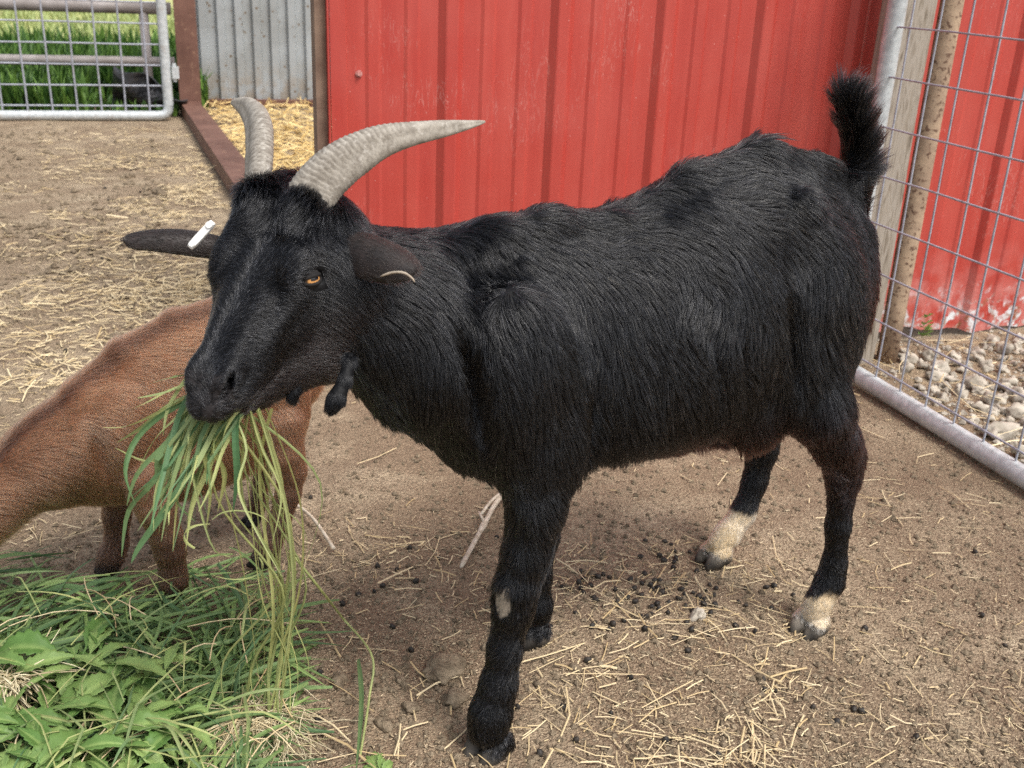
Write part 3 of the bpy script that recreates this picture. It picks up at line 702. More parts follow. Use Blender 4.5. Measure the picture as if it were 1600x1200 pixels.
_colB = np.array([p['col'] for p in B.P])
BLK = np.array([.0024, .0026, .0034])
def gcol(P, W, rg, fl):
    n = len(P); q = P-GA; s = q@GD; t = q@GN; z = q[:, 2]
    c = BLK[None]*np.exp(rg.normal(0, .5, (n, 1))); c[rg.random(n) < .07] = (.034, .034, .040)  # a few hairs coloured lighter grey, standing in for specular glints
    brn = np.clip((.50-z)/.10, 0, 1)*np.clip((.50-s)/.15, 0, 1)*np.clip((z-.20)/.1, 0, 1)*np.clip(.6+vnoise(P, 9)[:, 0]*.7, 0, 1)
    brn = np.maximum(brn, np.clip((-.02-s)/.06, 0, 1)*np.clip((.72-z)/.1, 0, 1)*np.clip((z-.25)/.1, 0, 1)*.7)
    c = c*(1-brn[:, None]*.5)+np.array([.040, .015, .010])*brn[:, None]*.5
    dust = np.clip(vnoise(P+2, 7)[:, 1]*1.4-.1, 0, 1)*np.clip((z-.5)/.1, 0, 1)*(rg.random(n) < .06)
    c = c+dust[:, None]*np.array([.10, .088, .07])
    # dry dirt flecks along the back
    ridge = (z > .735) & (rg.random(n) < .004)*(np.abs(t-.02) < .08) & (s < .5); c[ridge] = (.30, .27, .22)
    # pale hind feet
    w = np.zeros(n)
    near = (np.abs(t-.134) < .07) & (s < .3); w = np.where(near, np.clip((.078+vnoise(P, 55)[:, 0]*.016+(s-.0)*.3-z)/.010, 0, 1), w)
    far = (t < -.05) & (s < .25); w = np.where(far, np.clip((.106+vnoise(P, 55)[:, 0]*.014-z)/.010, 0, 1), w)
    pale = np.array([.62, .48, .30])*np.exp(rg.normal(0, .12, (n, 1))); pale = pale+np.array([.08, .12, .16])*np.clip(vnoise(P, 30)[:, 1:2]*.8+.3, 0, 1)
    c = c*(1-w[:, None])+pale*w[:, None]
    dk = (w > 0)*(z < .045)*(s > .012+.0*t)*(np.abs(t+.134) < .035); c[dk > 0] = BLK
    return np.clip(c, .003, .9)
def kneef(P):
    q = P-np.array([.393, 1.214, .262]); return (q[:, 0]**2+q[:, 1]**2)/.015**2+(q[:, 2]/.025)**2 < 1
def horny(P, m=0.):
    q = P-GA; s = q@GD; t = q@GN; z = q[:, 2]
    tip = np.where(s > .56, .706, np.where(s > .3, .484, np.where(t > 0, .030, .010)))
    return (z < .013+m) | ((z < .031+m) & (s > tip-m-(.03-z)*.35))
def hoofmask(P): return np.where(horny(P, -.001), 0., 1.)
def bodyattr(P): return B.attrs(P, .014)
def lenmul(P):
    q = P-GA; s = q@GD; t = q@GN; z = q[:, 2]; m = np.ones(len(P))
    m *= 1+.2*np.clip((z-.80)/.03, 0, 1)*(s > .02)*(s < .4)*(t < .03)                                # dorsal crest
    m *= 1+.2*np.clip((z-.735)/.02, 0, 1)*(s > .42)*(s < .80)
    m *= 1-.35*np.clip((.22-z)/.08, 0, 1)
    tail = (s < -.01) & (z > .80) & (np.abs(t) < .05); m[tail] *= 1.0
    m[kneef(P)] = .0001
    return m
def dens(P):
    q = P-GA; z = q[:, 2]; s = q@GD
    return hoofmask(P)*np.where((s < .0) & (z > .78), 1.6, 1.)*np.where(z < .25, 1.2, 1.)
hidden = [p for p in B.P if 0]
def mk_goat():
    o = fast_mesh('body', hV_all-np.array(goat.location), Q_all, M['goatskin'], True, goat)
    P = hV_all; nb = len(gV); rg = np.random.default_rng(5); cc = np.zeros((len(P), 3))
    fl, hl, W = bodyattr(gV); cc[:nb] = gcol(gV, W, rg, fl)
    q = gV-GA; hoofm = horny(gV, .002); s_h = ((gV-GA)@GD)[hoofm]; cc[:nb][hoofm] = np.where((s_h < .3)[:, None], np.array([.15, .13, .105]), np.array([.095, .083, .068]))*(1+.5*vnoise(gV[hoofm], 120)[:, :1])*np.clip(q[hoofm, 2:3]/.03+.45, .4, 1.1)
    s = q@GD; t = q@GN; z = q[:, 2]; knee = kneef(gV)
    cc[:nb][knee] = (.34, .29, .23); cc[nb:] = BLK*1.2
    qh = hV-HO; fm = qh@HF; um = qh@HU
    nose = np.clip((fm-.222)/.015, 0, 1)[:, None]; cc[nb:] = cc[nb:]*(1-nose)+np.array([.022, .019, .0195])*nose
    a_ = o.data.attributes.new('hue', 'FLOAT_VECTOR', 'POINT'); a_.data.foreach_set('vector', cc.astype(np.float32).ravel())
    return o
M['goatskin'] = skin_mat('goat_skin', .9, .62)
mk_goat()
inhead = lambda P: np.min([p['f'](P) for p in HB.P[:1]+HB.P[-3:]], 0)
inbody = lambda P: np.min([p['f'](P) for p in B.P[-6:]], 0)
if FUR:
    c_ = hairs('coat', gV, gQ, bodyattr, 230000, M['fur'], goat, width=.00042, lift=.26, color=gcol, csize=16, clump=.68, curl=.30, keep=lambda P: inhead(P) > -.004, lmul=lenmul, mask=dens, skin=B)
    def hcol(P, W, rg, fl):
        n = len(P); c = BLK[None]*np.exp(rg.normal(0, .5, (n, 1))); c[rg.random(n) < .16] = (.060, .062, .070); q = P-HO; f = q@HF; u = q@HU  # share of pale grey face hairs puts specular glints into the colour
        d = np.clip((-.05-u)/.05, 0, 1)[:, None]; return c*(1-d*.4)+np.array([.022, .013, .010])*d*.4
    def hmask(P):
        q = P-HO; f = q@HF; u = q@HU; return np.where(f > .236, .35, 1.15)
    eyes = [H(EF, .068, EU), H(EF, -.068, EU)]
    def hkeep(P):
        k_ = inbody(P) > -.004
        for e in eyes: k_ &= np.linalg.norm(P-e, axis=1) > .0150
        q = P-HO; f = q@HF; l = q@HL; u = q@HU
        k_ &= ~((f > .17) & (u < -.074) & (u > -.093) & (np.abs(l) < .022))
        return k_
    def hlm(P):
        m = np.ones(len(P))
        for e in eyes: m *= np.clip(np.linalg.norm(P-e, axis=1)/.03, .25, 1)
        return m
    hairs('head_coat', hV, hQ, lambda P: HB.attrs(P, .012), 115000, M['fur'], goat, width=.00034, lift=.30, color=hcol, keep=hkeep, npt=5, mask=hmask, lmul=lambda P: hlm(P)*1.15, curl=.35, clump=.6, csize=10, skin=HB)

# eyes: amber globe with a wide dark slot pupil
k = NT('goat_eye', .06, .8).obj(); X = k.sepz(0); Zc = k.sepz(2)
e_ = k.math('ADD', k.math('POWER', k.math('ABSOLUTE', k.math('DIVIDE', X, .0056)), 3.), k.math('POWER', k.math('ABSOLUTE', k.math('DIVIDE', Zc, .0021)), 3.))
r2 = k.math('SQRT', k.math('ADD', k.math('POWER', X, 2.), k.math('POWER', Zc, 2.)))
ir = k.mix(k.ramp(k.noise(500, 3), [(.3, 0.), (.7, 1.)]), (.50, .21, .06), (.72, .38, .12))
ir = k.mix(k.ramp(k.math('DIVIDE', r2, .01), [(.80, 0.), (.93, 1.)]), ir, (.03, .014, .008))
k.col(k.mix(k.math('LESS_THAN', e_, 1.), ir, (.004, .006, .012))); k.b.inputs['Coat Weight'].default_value = 1; k.b.inputs['Coat Roughness'].default_value = .02
M['eye'] = k.m
def eye(sg):
    c = H(EF, sg*EL, EU); bm = bmesh.new(); bmesh.ops.create_uvsphere(bm, u_segments=32, v_segments=20, radius=.0145)
    me = bpy.data.meshes.new('eye'); bm.to_mesh(me); bm.free(); me.polygons.foreach_set('use_smooth', [True]*len(me.polygons)); me.materials.append(M['eye'])
    o = bpy.data.objects.new('eye', me); COL.objects.link(o); o.parent = goat
    x, y, z = eaxes(sg)
    Rm = Matrix(((x[0], y[0], z[0]), (x[1], y[1], z[1]), (x[2], y[2], z[2]))).to_4x4()
    o.matrix_local = Matrix.Translation(Vector(c)-goat.location) @ Rm
    # lids: two skin folds round the globe
    for v_, nm in ((1, 'upper_eyelid'), (-1, 'lower_eyelid')):
        m = MB(); P_ = []; S_ = []
        for q in np.linspace(0, math.pi, 15):
            for kk, rr_ in ((0, .0147), (1, .0152), (2, .0158)):
                a = math.cos(q)*(.0140+.0005*kk); b = v_*math.sin(q)*((.0040 if v_ > 0 else .0060)+kk*.0040); dpt = math.sqrt(max(rr_**2-a*a-b*b, 0))
                S_.append(c+x*a+z*b+y*dpt)
                if kk == 0: P_.append(S_[-1])
        f_ = [(i*3+j, i*3+j+1, (i+1)*3+j+1, (i+1)*3+j) for i in range(14) for j in range(2)]
        m.add(S_, f_+[q_[::-1] for q_ in f_][:0])
        m.tube(P_, [.0013+(.0012 if v_ > 0 else .0008)*math.sin(q) for q in np.linspace(0, math.pi, 15)], 8); m.build(nm, M['lid'], goat, True)
M['lid'] = m_simple('eyelid_skin', (.007, .006, .006), (.014, .012, .011), 200, .85, .4, .001)
eye(1); eye(-1)

# horns
k = NT('horn_keratin', .62, .3); rg_ = k.attr('ring'); 
c = k.mix(k.ramp(k.noise(95, 5, rough=.7), [(.4, 0.), (.62, 1.)]), (.235, .21, .175), (.37, .34, .29))
c = k.mix(k.math('MULTIPLY', rg_, .9), c, (.10, .082, .064)); c = k.mix(k.ramp(k.noise(160, 4), [(.55, 0.), (.7, .6)]), c, (.48, .45, .40)); k.col(c)
k.bump(k.noise(300, 4), .3, .001); M['horn'] = k.m
def horn(C, wd, mirror):
    C = spline(C, 150); wd = np.interp(np.linspace(0, 1, 150), np.linspace(0, 1, len(wd)), wd)/2
    if mirror is True: C = np.array([p-2*HL*np.dot(p-HO, HL) for p in C])
    ns = 40; V = []; rg = []; seg = np.r_[0, np.cumsum(np.linalg.norm(np.diff(C, axis=0), axis=1))]; tot = seg[-1]
    up = None
    for i in range(150):
        t = nrm(C[min(i+1, 149)]-C[max(i-1, 0)]); 
        if up is None: E_ = nrm(-HF*.75+HL*(-.66 if mirror is None else .66)); up = nrm(E_-t*np.dot(E_, t))
        up = nrm(up-t*np.dot(up, t)); bi = np.cross(t, up); u = seg[i]/tot
        for j in range(ns):
            q = 2*math.pi*j/ns; wav = .0030*math.sin(q*2+seg[i]*12)+.0010*math.sin(q*5+1+seg[i]*40)
            ph = (seg[i]+wav)/.0062; amp = np.clip((.86-u)/.35, 0, 1)*(.75+.25*math.cos(q-math.pi))
            tooth = (ph % 1); r_ = tooth**.6*(1-max(0, tooth-.8)*5)
            rr = wd[i]*(1+.0)*(1+.085*amp*(r_-.4)*(1 if wd[i] > .006 else .3)); ov = .80+.22*math.cos(2*q)
            V.append(C[i]+up*math.cos(q)*rr*ov+bi*math.sin(q)*rr*ov); rg.append(float(np.clip((1-r_)*amp*1.5-.45, 0, 1)))
    Fc = [(i*ns+j, i*ns+(j+1) % ns, (i+1)*ns+(j+1) % ns, (i+1)*ns+j) for i in range(149) for j in range(ns)]+[tuple(149*ns+j for j in range(ns))]
    o = mk('horn', V, Fc, M['horn'], goat, True); a_ = o.data.attributes.new('ring', 'FLOAT', 'POINT'); a_.data.foreach_set('value', np.array(rg, np.float32))
hc_px = [(473, 350, 1.243, 80), (480, 322, 1.24, 77), (498, 290, 1.238, 74), (525, 263, 1.238, 71), (559, 240, 1.242, 63), (597, 221, 1.25, 50), (642, 209.5, 1.262, 37), (694, 201, 1.283, 26), (735, 194.5, 1.30, 13), (758, 190, 1.31, 3)]
HC = [at(x, y, d) for x, y, d, w in hc_px]; HW = [w/F_PX*d for x, y, d, w in hc_px]
horn(HC, HW, False); fpx = [(398, 345, 1.270, 42), (397, 318, 1.265, 43), (403, 280, 1.275, 43), (405, 245, 1.295, 44), (405, 212, 1.325, 43), (400, 188, 1.36, 37), (388, 171, 1.39, 27), (374, 163, 1.41, 16), (361, 160, 1.42, 3)]
horn([at(x, y, d) for x, y, d, w in fpx], [w*1.36/F_PX*d for x, y, d, w in fpx], None)

# ears
def ear(base, tip, w0, droop, nrmv, name='ear', fold=.35, blunt=.72, thick=.003):
    base = np.array(base); tip = np.array(tip); ax = tip-base; L = np.linalg.norm(ax); t = ax/L; nn = nrm(nrmv-t*np.dot(nrmv, t)); sd = np.cross(t, nn)
    nu, nv = 26, 15; V = []
    for side in (1, -1):
        for i in range(nu):
            u = i/(nu-1); w = w0*(.60+.40*math.sin(math.pi*min(1, .12+u*.9)**.8))*(1 if u < blunt else math.sqrt(max(0., 1-((u-blunt)/(1-blunt))**2.2)))
            w = max(w, .0012)
            c = base+ax*u+droop*(u*u)*L
            for j in range(nv):
                v = -1+2*j/(nv-1); V.append(c+sd*v*w+nn*(-(v*v)*w*fold*(1-u*.3)+.006*math.sin(u*3)+side*thick*.5*(1-v*v)**.5))
    idx = lambda s_, i, j: s_*nu*nv+i*nv+j; Fc = []
    for i in range(nu-1):
        for j in range(nv-1):
            Fc.append((idx(0, i, j), idx(0, i+1, j), idx(0, i+1, j+1), idx(0, i, j+1))); Fc.append((idx(1, i, j), idx(1, i, j+1), idx(1, i+1, j+1), idx(1, i+1, j)))
        for j in (0, nv-1):
            f = (idx(0, i, j), idx(1, i, j), idx(1, i+1, j), idx(0, i+1, j)); Fc.append(f if j == 0 else f[::-1])
    for i in (0, nu-1):
        for j in range(nv-1): Fc.append((idx(0, i, j), idx(0, i, j+1), idx(1, i, j+1), idx(1, i, j)))
    o = mk(name, V, Fc, M['ear'], goat, True)
    if FUR:
        v = np.array(V); q = np.array(Fc)
        q2 = q; att = lambda P: (np.tile(t, (len(P), 1)), np.full(len(P), .007), np.zeros((len(P), 1)))
        hairs('ear_fur', v, q2, att, 5000, M['furshort'], goat, width=.00022, lift=.12, color=lambda P, W, rg, fl: np.array([.016, .012, .010])[None]*np.exp(rg.normal(0, .25, (len(P), 1))), npt=4, curl=.1, clump=.1)
    return o
M['ear'] = m_simple('ear_skin', (.012, .009, .008), (.026, .018, .016), 60, .55, .3, .001)
ear(at(528, 366, 1.245), at(652, 420, 1.205), .032, UP*-.03, UP*.62-CZ*.75, fold=.85)
ear(at(352, 382, 1.285), at(191, 361, 1.25), .0185, UP*-.09, UP*.55-CZ*.8, fold=.65, blunt=.84)
# pale rim of the near ear
m = MB(); m.tube(spline([at(594, 432, 1.21), at(612, 426, 1.205), at(630, 426, 1.20), at(643, 434, 1.198), at(648, 441, 1.198)], 12), [.0006, .0013, .0016, .0016, .0015, .0016, .0016, .0014, .0014, .0012, .001, .0006], 6)
m.build('ear_rim', m_simple('pale_ear_rim', (.30, .24, .18), (.42, .36, .28), 80), goat, True)
# white ear tag
tg = tag(empty('dummy'), None); bpy.data.objects.remove(tg)
tc = at(315, 367, 1.235); tu = nrm(at(331, 350, 1.235)-at(299, 385, 1.235)); tn = -CZ; ts = np.cross(tu, tn)
V = []; Fc = []
outl = []
for q in np.linspace(0, 2*math.pi, 40, endpoint=False):
    a = math.cos(q); b = math.sin(q); outl.append((.0205*np.sign(a)*abs(a)**.45, (.0046+.0022*max(0, abs(a)-.75)*4)*np.sign(b)*abs(b)**.6))
for zz, sc in ((-.0035, .92), (-.002, 1), (.002, 1), (.0035, .92)):
    for a, b in outl: V.append(tc+tu*a*sc+ts*b*sc+tn*zz)
n_ = 40; Fc = [(k_*n_+i, k_*n_+(i+1) % n_, (k_+1)*n_+(i+1) % n_, (k_+1)*n_+i) for k_ in range(3) for i in range(n_)]+[tuple(range(n_))[::-1], tuple(3*n_+i for i in range(n_))]
M['tag'] = m_simple('white_tag_plastic', (.70, .70, .67), (.80, .80, .78), 90, .4, .3, .0008)
o = mk('ear_tag', V, Fc, M['tag'], goat, False); o['label'] = 'white plastic ear tag clipped through the ear'
m = MB(); m.tube([tc+tu*.015+tn*.0035, tc+tu*.015+tn*.006], .004, 12); m.tube([tc-tu*.015+tn*.0035, tc-tu*.015+tn*.0055], .0035, 12); m.build('tag_stud', M['tag'], goat)

# wattles under the throat
WB = Body()
WB.chain([(at(546, 560, 1.24), .008), (at(540, 590, 1.235), .0055), (at(528, 618, 1.232), .0075), (at(520, 632, 1.232), .0085)], k=.014, flow=nrm(at(519, 634, 1.232)-at(540, 575, 1.235)), hl=.012)
WB.chain([(at(468, 580, 1.27), .007), (at(461, 602, 1.27), .007), (at(457, 615, 1.27), .0075)], k=.006, flow=dn, hl=.010)
for i, (a, b) in enumerate(((0, 3), (3, 5))):
    wb = Body(); wb.P = WB.P[a:b]; wV, wQ = wb.mesh(.0025, 4); o = fast_mesh('wattle', wV-np.array(goat.location), wQ, M['goatskin'], True, goat)
    a_ = o.data.attributes.new('hue', 'FLOAT_VECTOR', 'POINT'); a_.data.foreach_set('vector', np.tile(BLK, (len(wV), 1)).astype(np.float32).ravel())
    if FUR: hairs('wattle_fur', wV, wQ, lambda P, wb=wb: wb.attrs(P, .01), 4500, M['fur'], goat, width=.0003, lift=.12, lvar=.3, curl=.1, clump=.3, color=lambda P, W, rg, fl: BLK[None]*np.exp(rg.normal(0, .25, (len(P), 1))), npt=5)
# ------------------------------------------------------------------ brown goat grazing behind
KA = np.array([.061, 1.887, 0]); KD = np.array([-.912, -.411, 0]); KN = np.array([.411, -.912, 0])
def K(s, t, z): return KA+KD*s+KN*t+UP*z
def KV(s, t, z): return nrm(KD*s+KN*t+UP*z)
kid = tag(empty('goat', tuple(K(.08, 0, 0))), 'smaller reddish brown goat with lowered head grazing behind the black goat', 'goat')
KB = Body()
def kflow(P):
    q = P-KA; z = q[:, 2]; dn_ = np.clip((.50-z)/.2, .2, 1); v = KD[None]*(-(1.1-dn_*.6))[:, None]+UP[None]*(-dn_[:, None]); return v/np.linalg.norm(v, axis=1, keepdims=True)
KST = [(-.13, 0, .04, .42, .27), (-.10, 0, .062, .462, .20), (-.05, 0, .072, .497, .175), (.0, 0, .082, .510, .165), (.06, 0, .086, .503, .155), (.12, 0, .082, .492, .155), (.18, 0, .074, .472, .170), (.24, 0, .062, .430, .185), (.30, 0, .048, .395, .205)]
KB.loft(KA, (KD, KN, UP), KST, k=.02, flow=kflow, hl=.014, pear=.15)
kf = KV(-.6, 0, -.8)
KB.ell(K(.215, .050, .33), (KV(.1, 0, 1), KN, KV(1, 0, -.1)), (.085, .028, .048), k=.02, flow=kf, hl=.014)
KB.ell(K(.215, -.050, .33), (KV(.1, 0, 1), KN, KV(1, 0, -.1)), (.085, .028, .048), k=.02, flow=kf, hl=.014)
for sg in (1, -1): KB.ell(K(-.075, sg*.048, .33), (KV(.2, 0, 1), KN, KV(1, 0, -.2)), (.11, .038, .06), k=.02, flow=kf, hl=.014)
KB.chain([(K(.28, 0, .405), .016), (K(.20, 0, .465), .012), (K(.10, 0, .502), .011), (K(.0, 0, .516), .011), (K(-.09, 0, .485), .012)], k=.02, flow=KV(-1, 0, 0), hl=.016, col=1)
def kleg(pts, hl=.011):
    for (a, ra), (b, rb) in zip(pts[:-1], pts[1:]): KB.cone(a, b, ra, rb, k=.012, flow=nrm(nrm(b-a)+dn*.3), hl=hl, col=2)
def khoof(p, fw):
    sd = np.cross(fw, UP)
    for q in (-1, 1): KB.cone(p+sd*q*.009+UP*.012, p+sd*q*.011+fw*.018+UP*.008, .0115, .008, k=.003, flow=dn, hl=0., col=3)
kleg([(K(.200, .06, .25), .040), (K(.188, .075, .19), .031), (K(.176, .08, .13), .025), (K(.172, .08, .10), .0245), (K(.170, .08, .06), .020), (K(.170, .08, .038), .022), (K(.174, .08, .018), .021)]); khoof(K(.178, .08, 0), KV(1, .1, 0))
kleg([(K(.215, -.05, .25), .036), (K(.205, -.065, .19), .027), (K(.205, -.07, .12), .023), (K(.212, -.07, .06), .019), (K(.225, -.07, .038), .021), (K(.232, -.07, .018), .021)]); khoof(K(.232, -.07, 0), KV(1, -.1, 0))
kleg([(K(-.07, .06, .28), .045), (K(-.070, .078, .22), .030), (K(-.078, .08, .185), .026), (K(-.070, .08, .14), .021), (K(-.045, .08, .08), .019), (K(-.022, .08, .04), .021), (K(-.005, .08, .018), .020)]); khoof(K(-.005, .08, 0), KV(1, .1, 0))
kleg([(K(-.07, -.06, .28), .045), (K(-.075, -.07, .21), .030), (K(-.10, -.075, .165), .021), (K(-.10, -.075, .12), .016), (K(-.085, -.075, .05), .016), (K(-.075, -.075, .018), .0165)]); khoof(K(-.072, -.075, 0), KV(1, -.1, 0))
for sg in (1, -1):
    KB.ell(K(.14, sg*.098, .30), (KV(.1, 0, 1), KN, KV(1, 0, -.1)), (.09, .022, .014), k=.02, neg=True)
    KB.ell(K(.0, sg*.105, .42), (KD, KN, UP), (.035, .024, .03), k=.02, neg=True)
    KB.ell(K(.275, sg*.082, .32), (KV(.2, 0, 1), KN, KV(1, 0, -.2)), (.08, .022, .014), k=.02, neg=True)
    KB.ell(K(-.075, sg*.055, .455), (KD, KN, UP), (.02, .014, .016), k=.02, flow=kflow, hl=.012)
# neck stretched down to the fodder, head outside the picture
def knf(P): return np.tile(KV(-.8, 0, .15), (len(P), 1))
KB.chain([(K(.25, 0, .328), .086), (K(.34, .0, .298), .063), (K(.44, .01, .252), .048), (K(.52, .03, .175), .045)], k=.03, flow=KV(-.8, 0, -.3), hl=.017, col=4)
kO = K(.53, .03, .165); kf_ = KV(.45, .35, -.85); kl_ = nrm(np.cross(UP, kf_)); ku_ = np.cross(kf_, kl_)
KB.loft(kO, (kf_, kl_, ku_), [(-.02, 0, .032, .02, -.04), (.02, 0, .038, .03, -.04), (.05, 0, .032, .026, -.034), (.09, 0, .023, .018, -.028), (.125, 0, .019, .012, -.022)], k=.014, flow=-kf_, hl=.008, col=4)
kV, kQ = KB.mesh(.0055, 2)
def kcol(P, W, rg, fl):
    n = len(P); q = P-KA; s = q@KD; t = q@KN; z = q[:, 2]
    c = np.array([.225, .105, .056])[None]*np.exp(rg.normal(0, .25, (n, 1)))
    c = c*(1+vnoise(P, 9)[:, 0:1]*.10)
    st = np.clip(1-np.abs(t-.012)/.016, 0, 1)*(z > np.interp(s, [-.1, 0, .1, .2, .3, .4], [.44, .47, .46, .43, .37, .30])); c = c*(1-st[:, None]*.8)+np.array([.05, .022, .016])*st[:, None]*.8
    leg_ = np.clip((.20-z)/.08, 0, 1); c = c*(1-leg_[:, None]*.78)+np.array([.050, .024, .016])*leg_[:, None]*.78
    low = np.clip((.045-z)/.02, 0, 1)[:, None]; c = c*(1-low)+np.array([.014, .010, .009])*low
    nk_ = np.clip((s-.26)/.08, 0, 1)*(rg.random(n) < .25); c[nk_ > .5] *= .5
    pale = (np.hypot(s-.285, (z-.365)) < .022) & (t > 0); c[pale] = c[pale]*1.25+.02
    return np.clip(c, .004, .9)
katt = lambda P: KB.attrs(P, .014)
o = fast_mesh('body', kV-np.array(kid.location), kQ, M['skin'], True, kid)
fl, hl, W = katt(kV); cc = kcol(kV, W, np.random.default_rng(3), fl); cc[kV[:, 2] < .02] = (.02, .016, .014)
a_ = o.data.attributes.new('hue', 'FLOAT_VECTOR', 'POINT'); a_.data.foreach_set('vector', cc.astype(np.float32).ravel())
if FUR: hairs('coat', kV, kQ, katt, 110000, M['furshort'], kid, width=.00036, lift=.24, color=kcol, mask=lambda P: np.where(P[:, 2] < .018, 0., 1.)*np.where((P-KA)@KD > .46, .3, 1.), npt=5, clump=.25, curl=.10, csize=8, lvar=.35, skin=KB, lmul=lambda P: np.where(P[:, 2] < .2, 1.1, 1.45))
for sg in (1, -1):
    m = MB(); e0 = kO+kl_*sg*.03+ku_*.012; P_ = [e0+(kl_*sg*.8-kf_*.2)*u*.07-UP*.02*u for u in np.linspace(0, 1, 7)]
    m.blade(P_, .032, kf_, .3); oo = m.build('ear', M['ear'], kid, True); sm = oo.modifiers.new('thick', 'SOLIDIFY'); sm.thickness = .003
M['chaff'] = m_straw('dull_chaff', (.30, .22, .13), (.62, .50, .33))
# ------------------------------------------------------------------ ground litter
def gz(x, y): return float(ground_h([(x, y, 0)])[0])
def straws(name, n, sampler, mat, lr, wr, zr=(0, .004), tilt=.12, label=None, kind='stuff'):
    """n bits of straw, flat bent strips with two faces"""
    rg = np.random.default_rng(len(name)+n); XY = sampler(rg, n); n = len(XY)
    L = rg.uniform(*lr, n)*rg.choice([1, .55, .35], n, p=[.35, .3, .35]); wd = rg.uniform(*wr, n); a = rg.uniform(0, math.pi*2, n)
    z = ground_h(np.c_[XY, np.zeros(n)])+rg.uniform(*zr, n)+.002
    d = np.c_[np.cos(a), np.sin(a), rg.normal(0, tilt, n)]; sd_ = np.c_[-np.sin(a), np.cos(a), rg.normal(0, .35, n)]
    bend = rg.normal(0, .045, (n, 1))*L[:, None]*sd_
    c = np.c_[XY, z+np.abs(d[:, 2])*L*.5]
    V = np.zeros((n, 9, 3))
    for i, u in enumerate((-.5, 0, .5)):
        p = c+d*(u*L)[:, None]+bend*(1-abs(u)*2)
        for j, v in enumerate((-1, 0, 1)):
            V[:, i*3+j] = p+sd_*(v*wd*.5)[:, None]+np.array([0, 0, 1.])*((1-abs(v))*wd*.35)[:, None]
    base = (np.arange(n)*9)[:, None, None]
    q = np.array([(0, 1, 4, 3), (1, 2, 5, 4), (3, 4, 7, 6), (4, 5, 8, 7)])[None]; Q = (base+q).reshape(-1, 4)
    o = fast_mesh(name, V.reshape(-1, 3), Q, mat, False); a_ = o.data.attributes.new('tone', 'FLOAT', 'POINT')
    a_.data.foreach_set('value', np.repeat(rg.random(n), 9).astype(np.float32))
    o['kind'] = kind
    if label: o['label'] = label
    return o
def px_sampler(boxes, clipf=None):
    """scatter over the patches of ground that these views cover; boxes (x0, y0, x1, y1, weight)"""
    W = np.array([b[4] for b in boxes], float); W /= W.sum()
    def f(rg, n):
        k_ = rg.choice(len(boxes), n, p=W); b = np.array([boxes[i][:4] for i in k_], float)
        x = b[:, 0]+(b[:, 2]-b[:, 0])*rg.random(n); y = b[:, 1]+(b[:, 3]-b[:, 1])*rg.random(n)
        D = CX[None]*((x-800)/F_PX)[:, None]-CY[None]*((y-600)/F_PX)[:, None]+CZ[None]; P = CP+D*(-CAM_H/D[:, 2:3])
        XY = P[:, :2]; m = np.ones(n, bool) if clipf is None else clipf(XY, rg)
        return XY[m]
    return f
def sill_x(y): return np.interp(y, [2.9, 8.215], [.463, .112])
pen = lambda XY, rg: ~((XY[:, 1] > 2.78) & (XY[:, 0] > sill_x(XY[:, 1])-.10)) & (XY[:, 1] < 7.75)
def patchy(XY, rg, f=2.2, th=.0):
    return pen(XY, rg) & (vnoise(np.c_[XY, np.zeros(len(XY))]+1, f)[:, 0]+vnoise(np.c_[XY, np.zeros(len(XY))]+4, f*3)[:, 1]*.7+rg.normal(0, .35, len(XY)) > th)
straws('scattered_straw', 5600, px_sampler([(-200, 195, 1800, 1300, 3), (400, 830, 1250, 1250, 1.3), (-200, 400, 420, 900, 1.2)], patchy), M['straw'], (.018, .065), (.0010, .0026), label='dry straw scattered over the dirt of the pen')
straws('straw_litter', 16000, px_sampler([(60, 200, 400, 340, 4), (-60, 280, 400, 480, 4), (-160, 430, 350, 600, 2.8), (-200, 560, 300, 760, .8)], lambda XY, rg: patchy(XY, rg, 3., -.15) & (rg.random(len(XY)) < np.exp(-np.maximum(0, sill_x(XY[:, 1])-.22-XY[:, 0]-.06*(8-XY[:, 1])+.25)*2.1))), M['straw'], (.03, .10), (.0018, .0045), (0, .012), label='thick drift of pale straw along the brown sill')
straws('chaff', 30000, px_sampler([(-200, 400, 1800, 1300, 3), (-200, 195, 600, 500, 1), (300, 800, 1700, 1300, 2)], lambda XY, rg: patchy(XY, rg, 2.6, -.35)), M['chaff'], (.003, .011), (.0008, .0019), label='fine straw chaff over the dirt')
straws('long_straws', 240, px_sampler([(-200, 250, 1800, 1300, 1), (450, 850, 1250, 1250, 1)], lambda XY, rg: pen(XY, rg)), M['straw'], (.06, .15), (.0016, .0032), (.002, .006), .05, label='longer stray stalks of straw across the pen')
inside = lambda XY, rg: (XY[:, 1] > 2.95) & (XY[:, 1] < 8.6) & (XY[:, 0] > sill_x(XY[:, 1])+.10) & (XY[:, 0] < 3.5)
straws('straw_bedding', 9000, px_sampler([(300, 160, 640, 520, 1)], inside), M['gold'], (.07, .22), (.004, .010), (0, .055), .22, label='deep golden straw bedding inside the shed bay')
straws('straw_behind_gate', 260, px_sampler([(1360, 500, 1750, 800, 1)], lambda XY, rg: (XY[:, 0] > 1.95) & (XY[:, 1] < 2.78)), M['straw'], (.04, .16), (.0015, .004), (.0, .03), .15, label='straw strewn among the stones beyond the mesh gate')

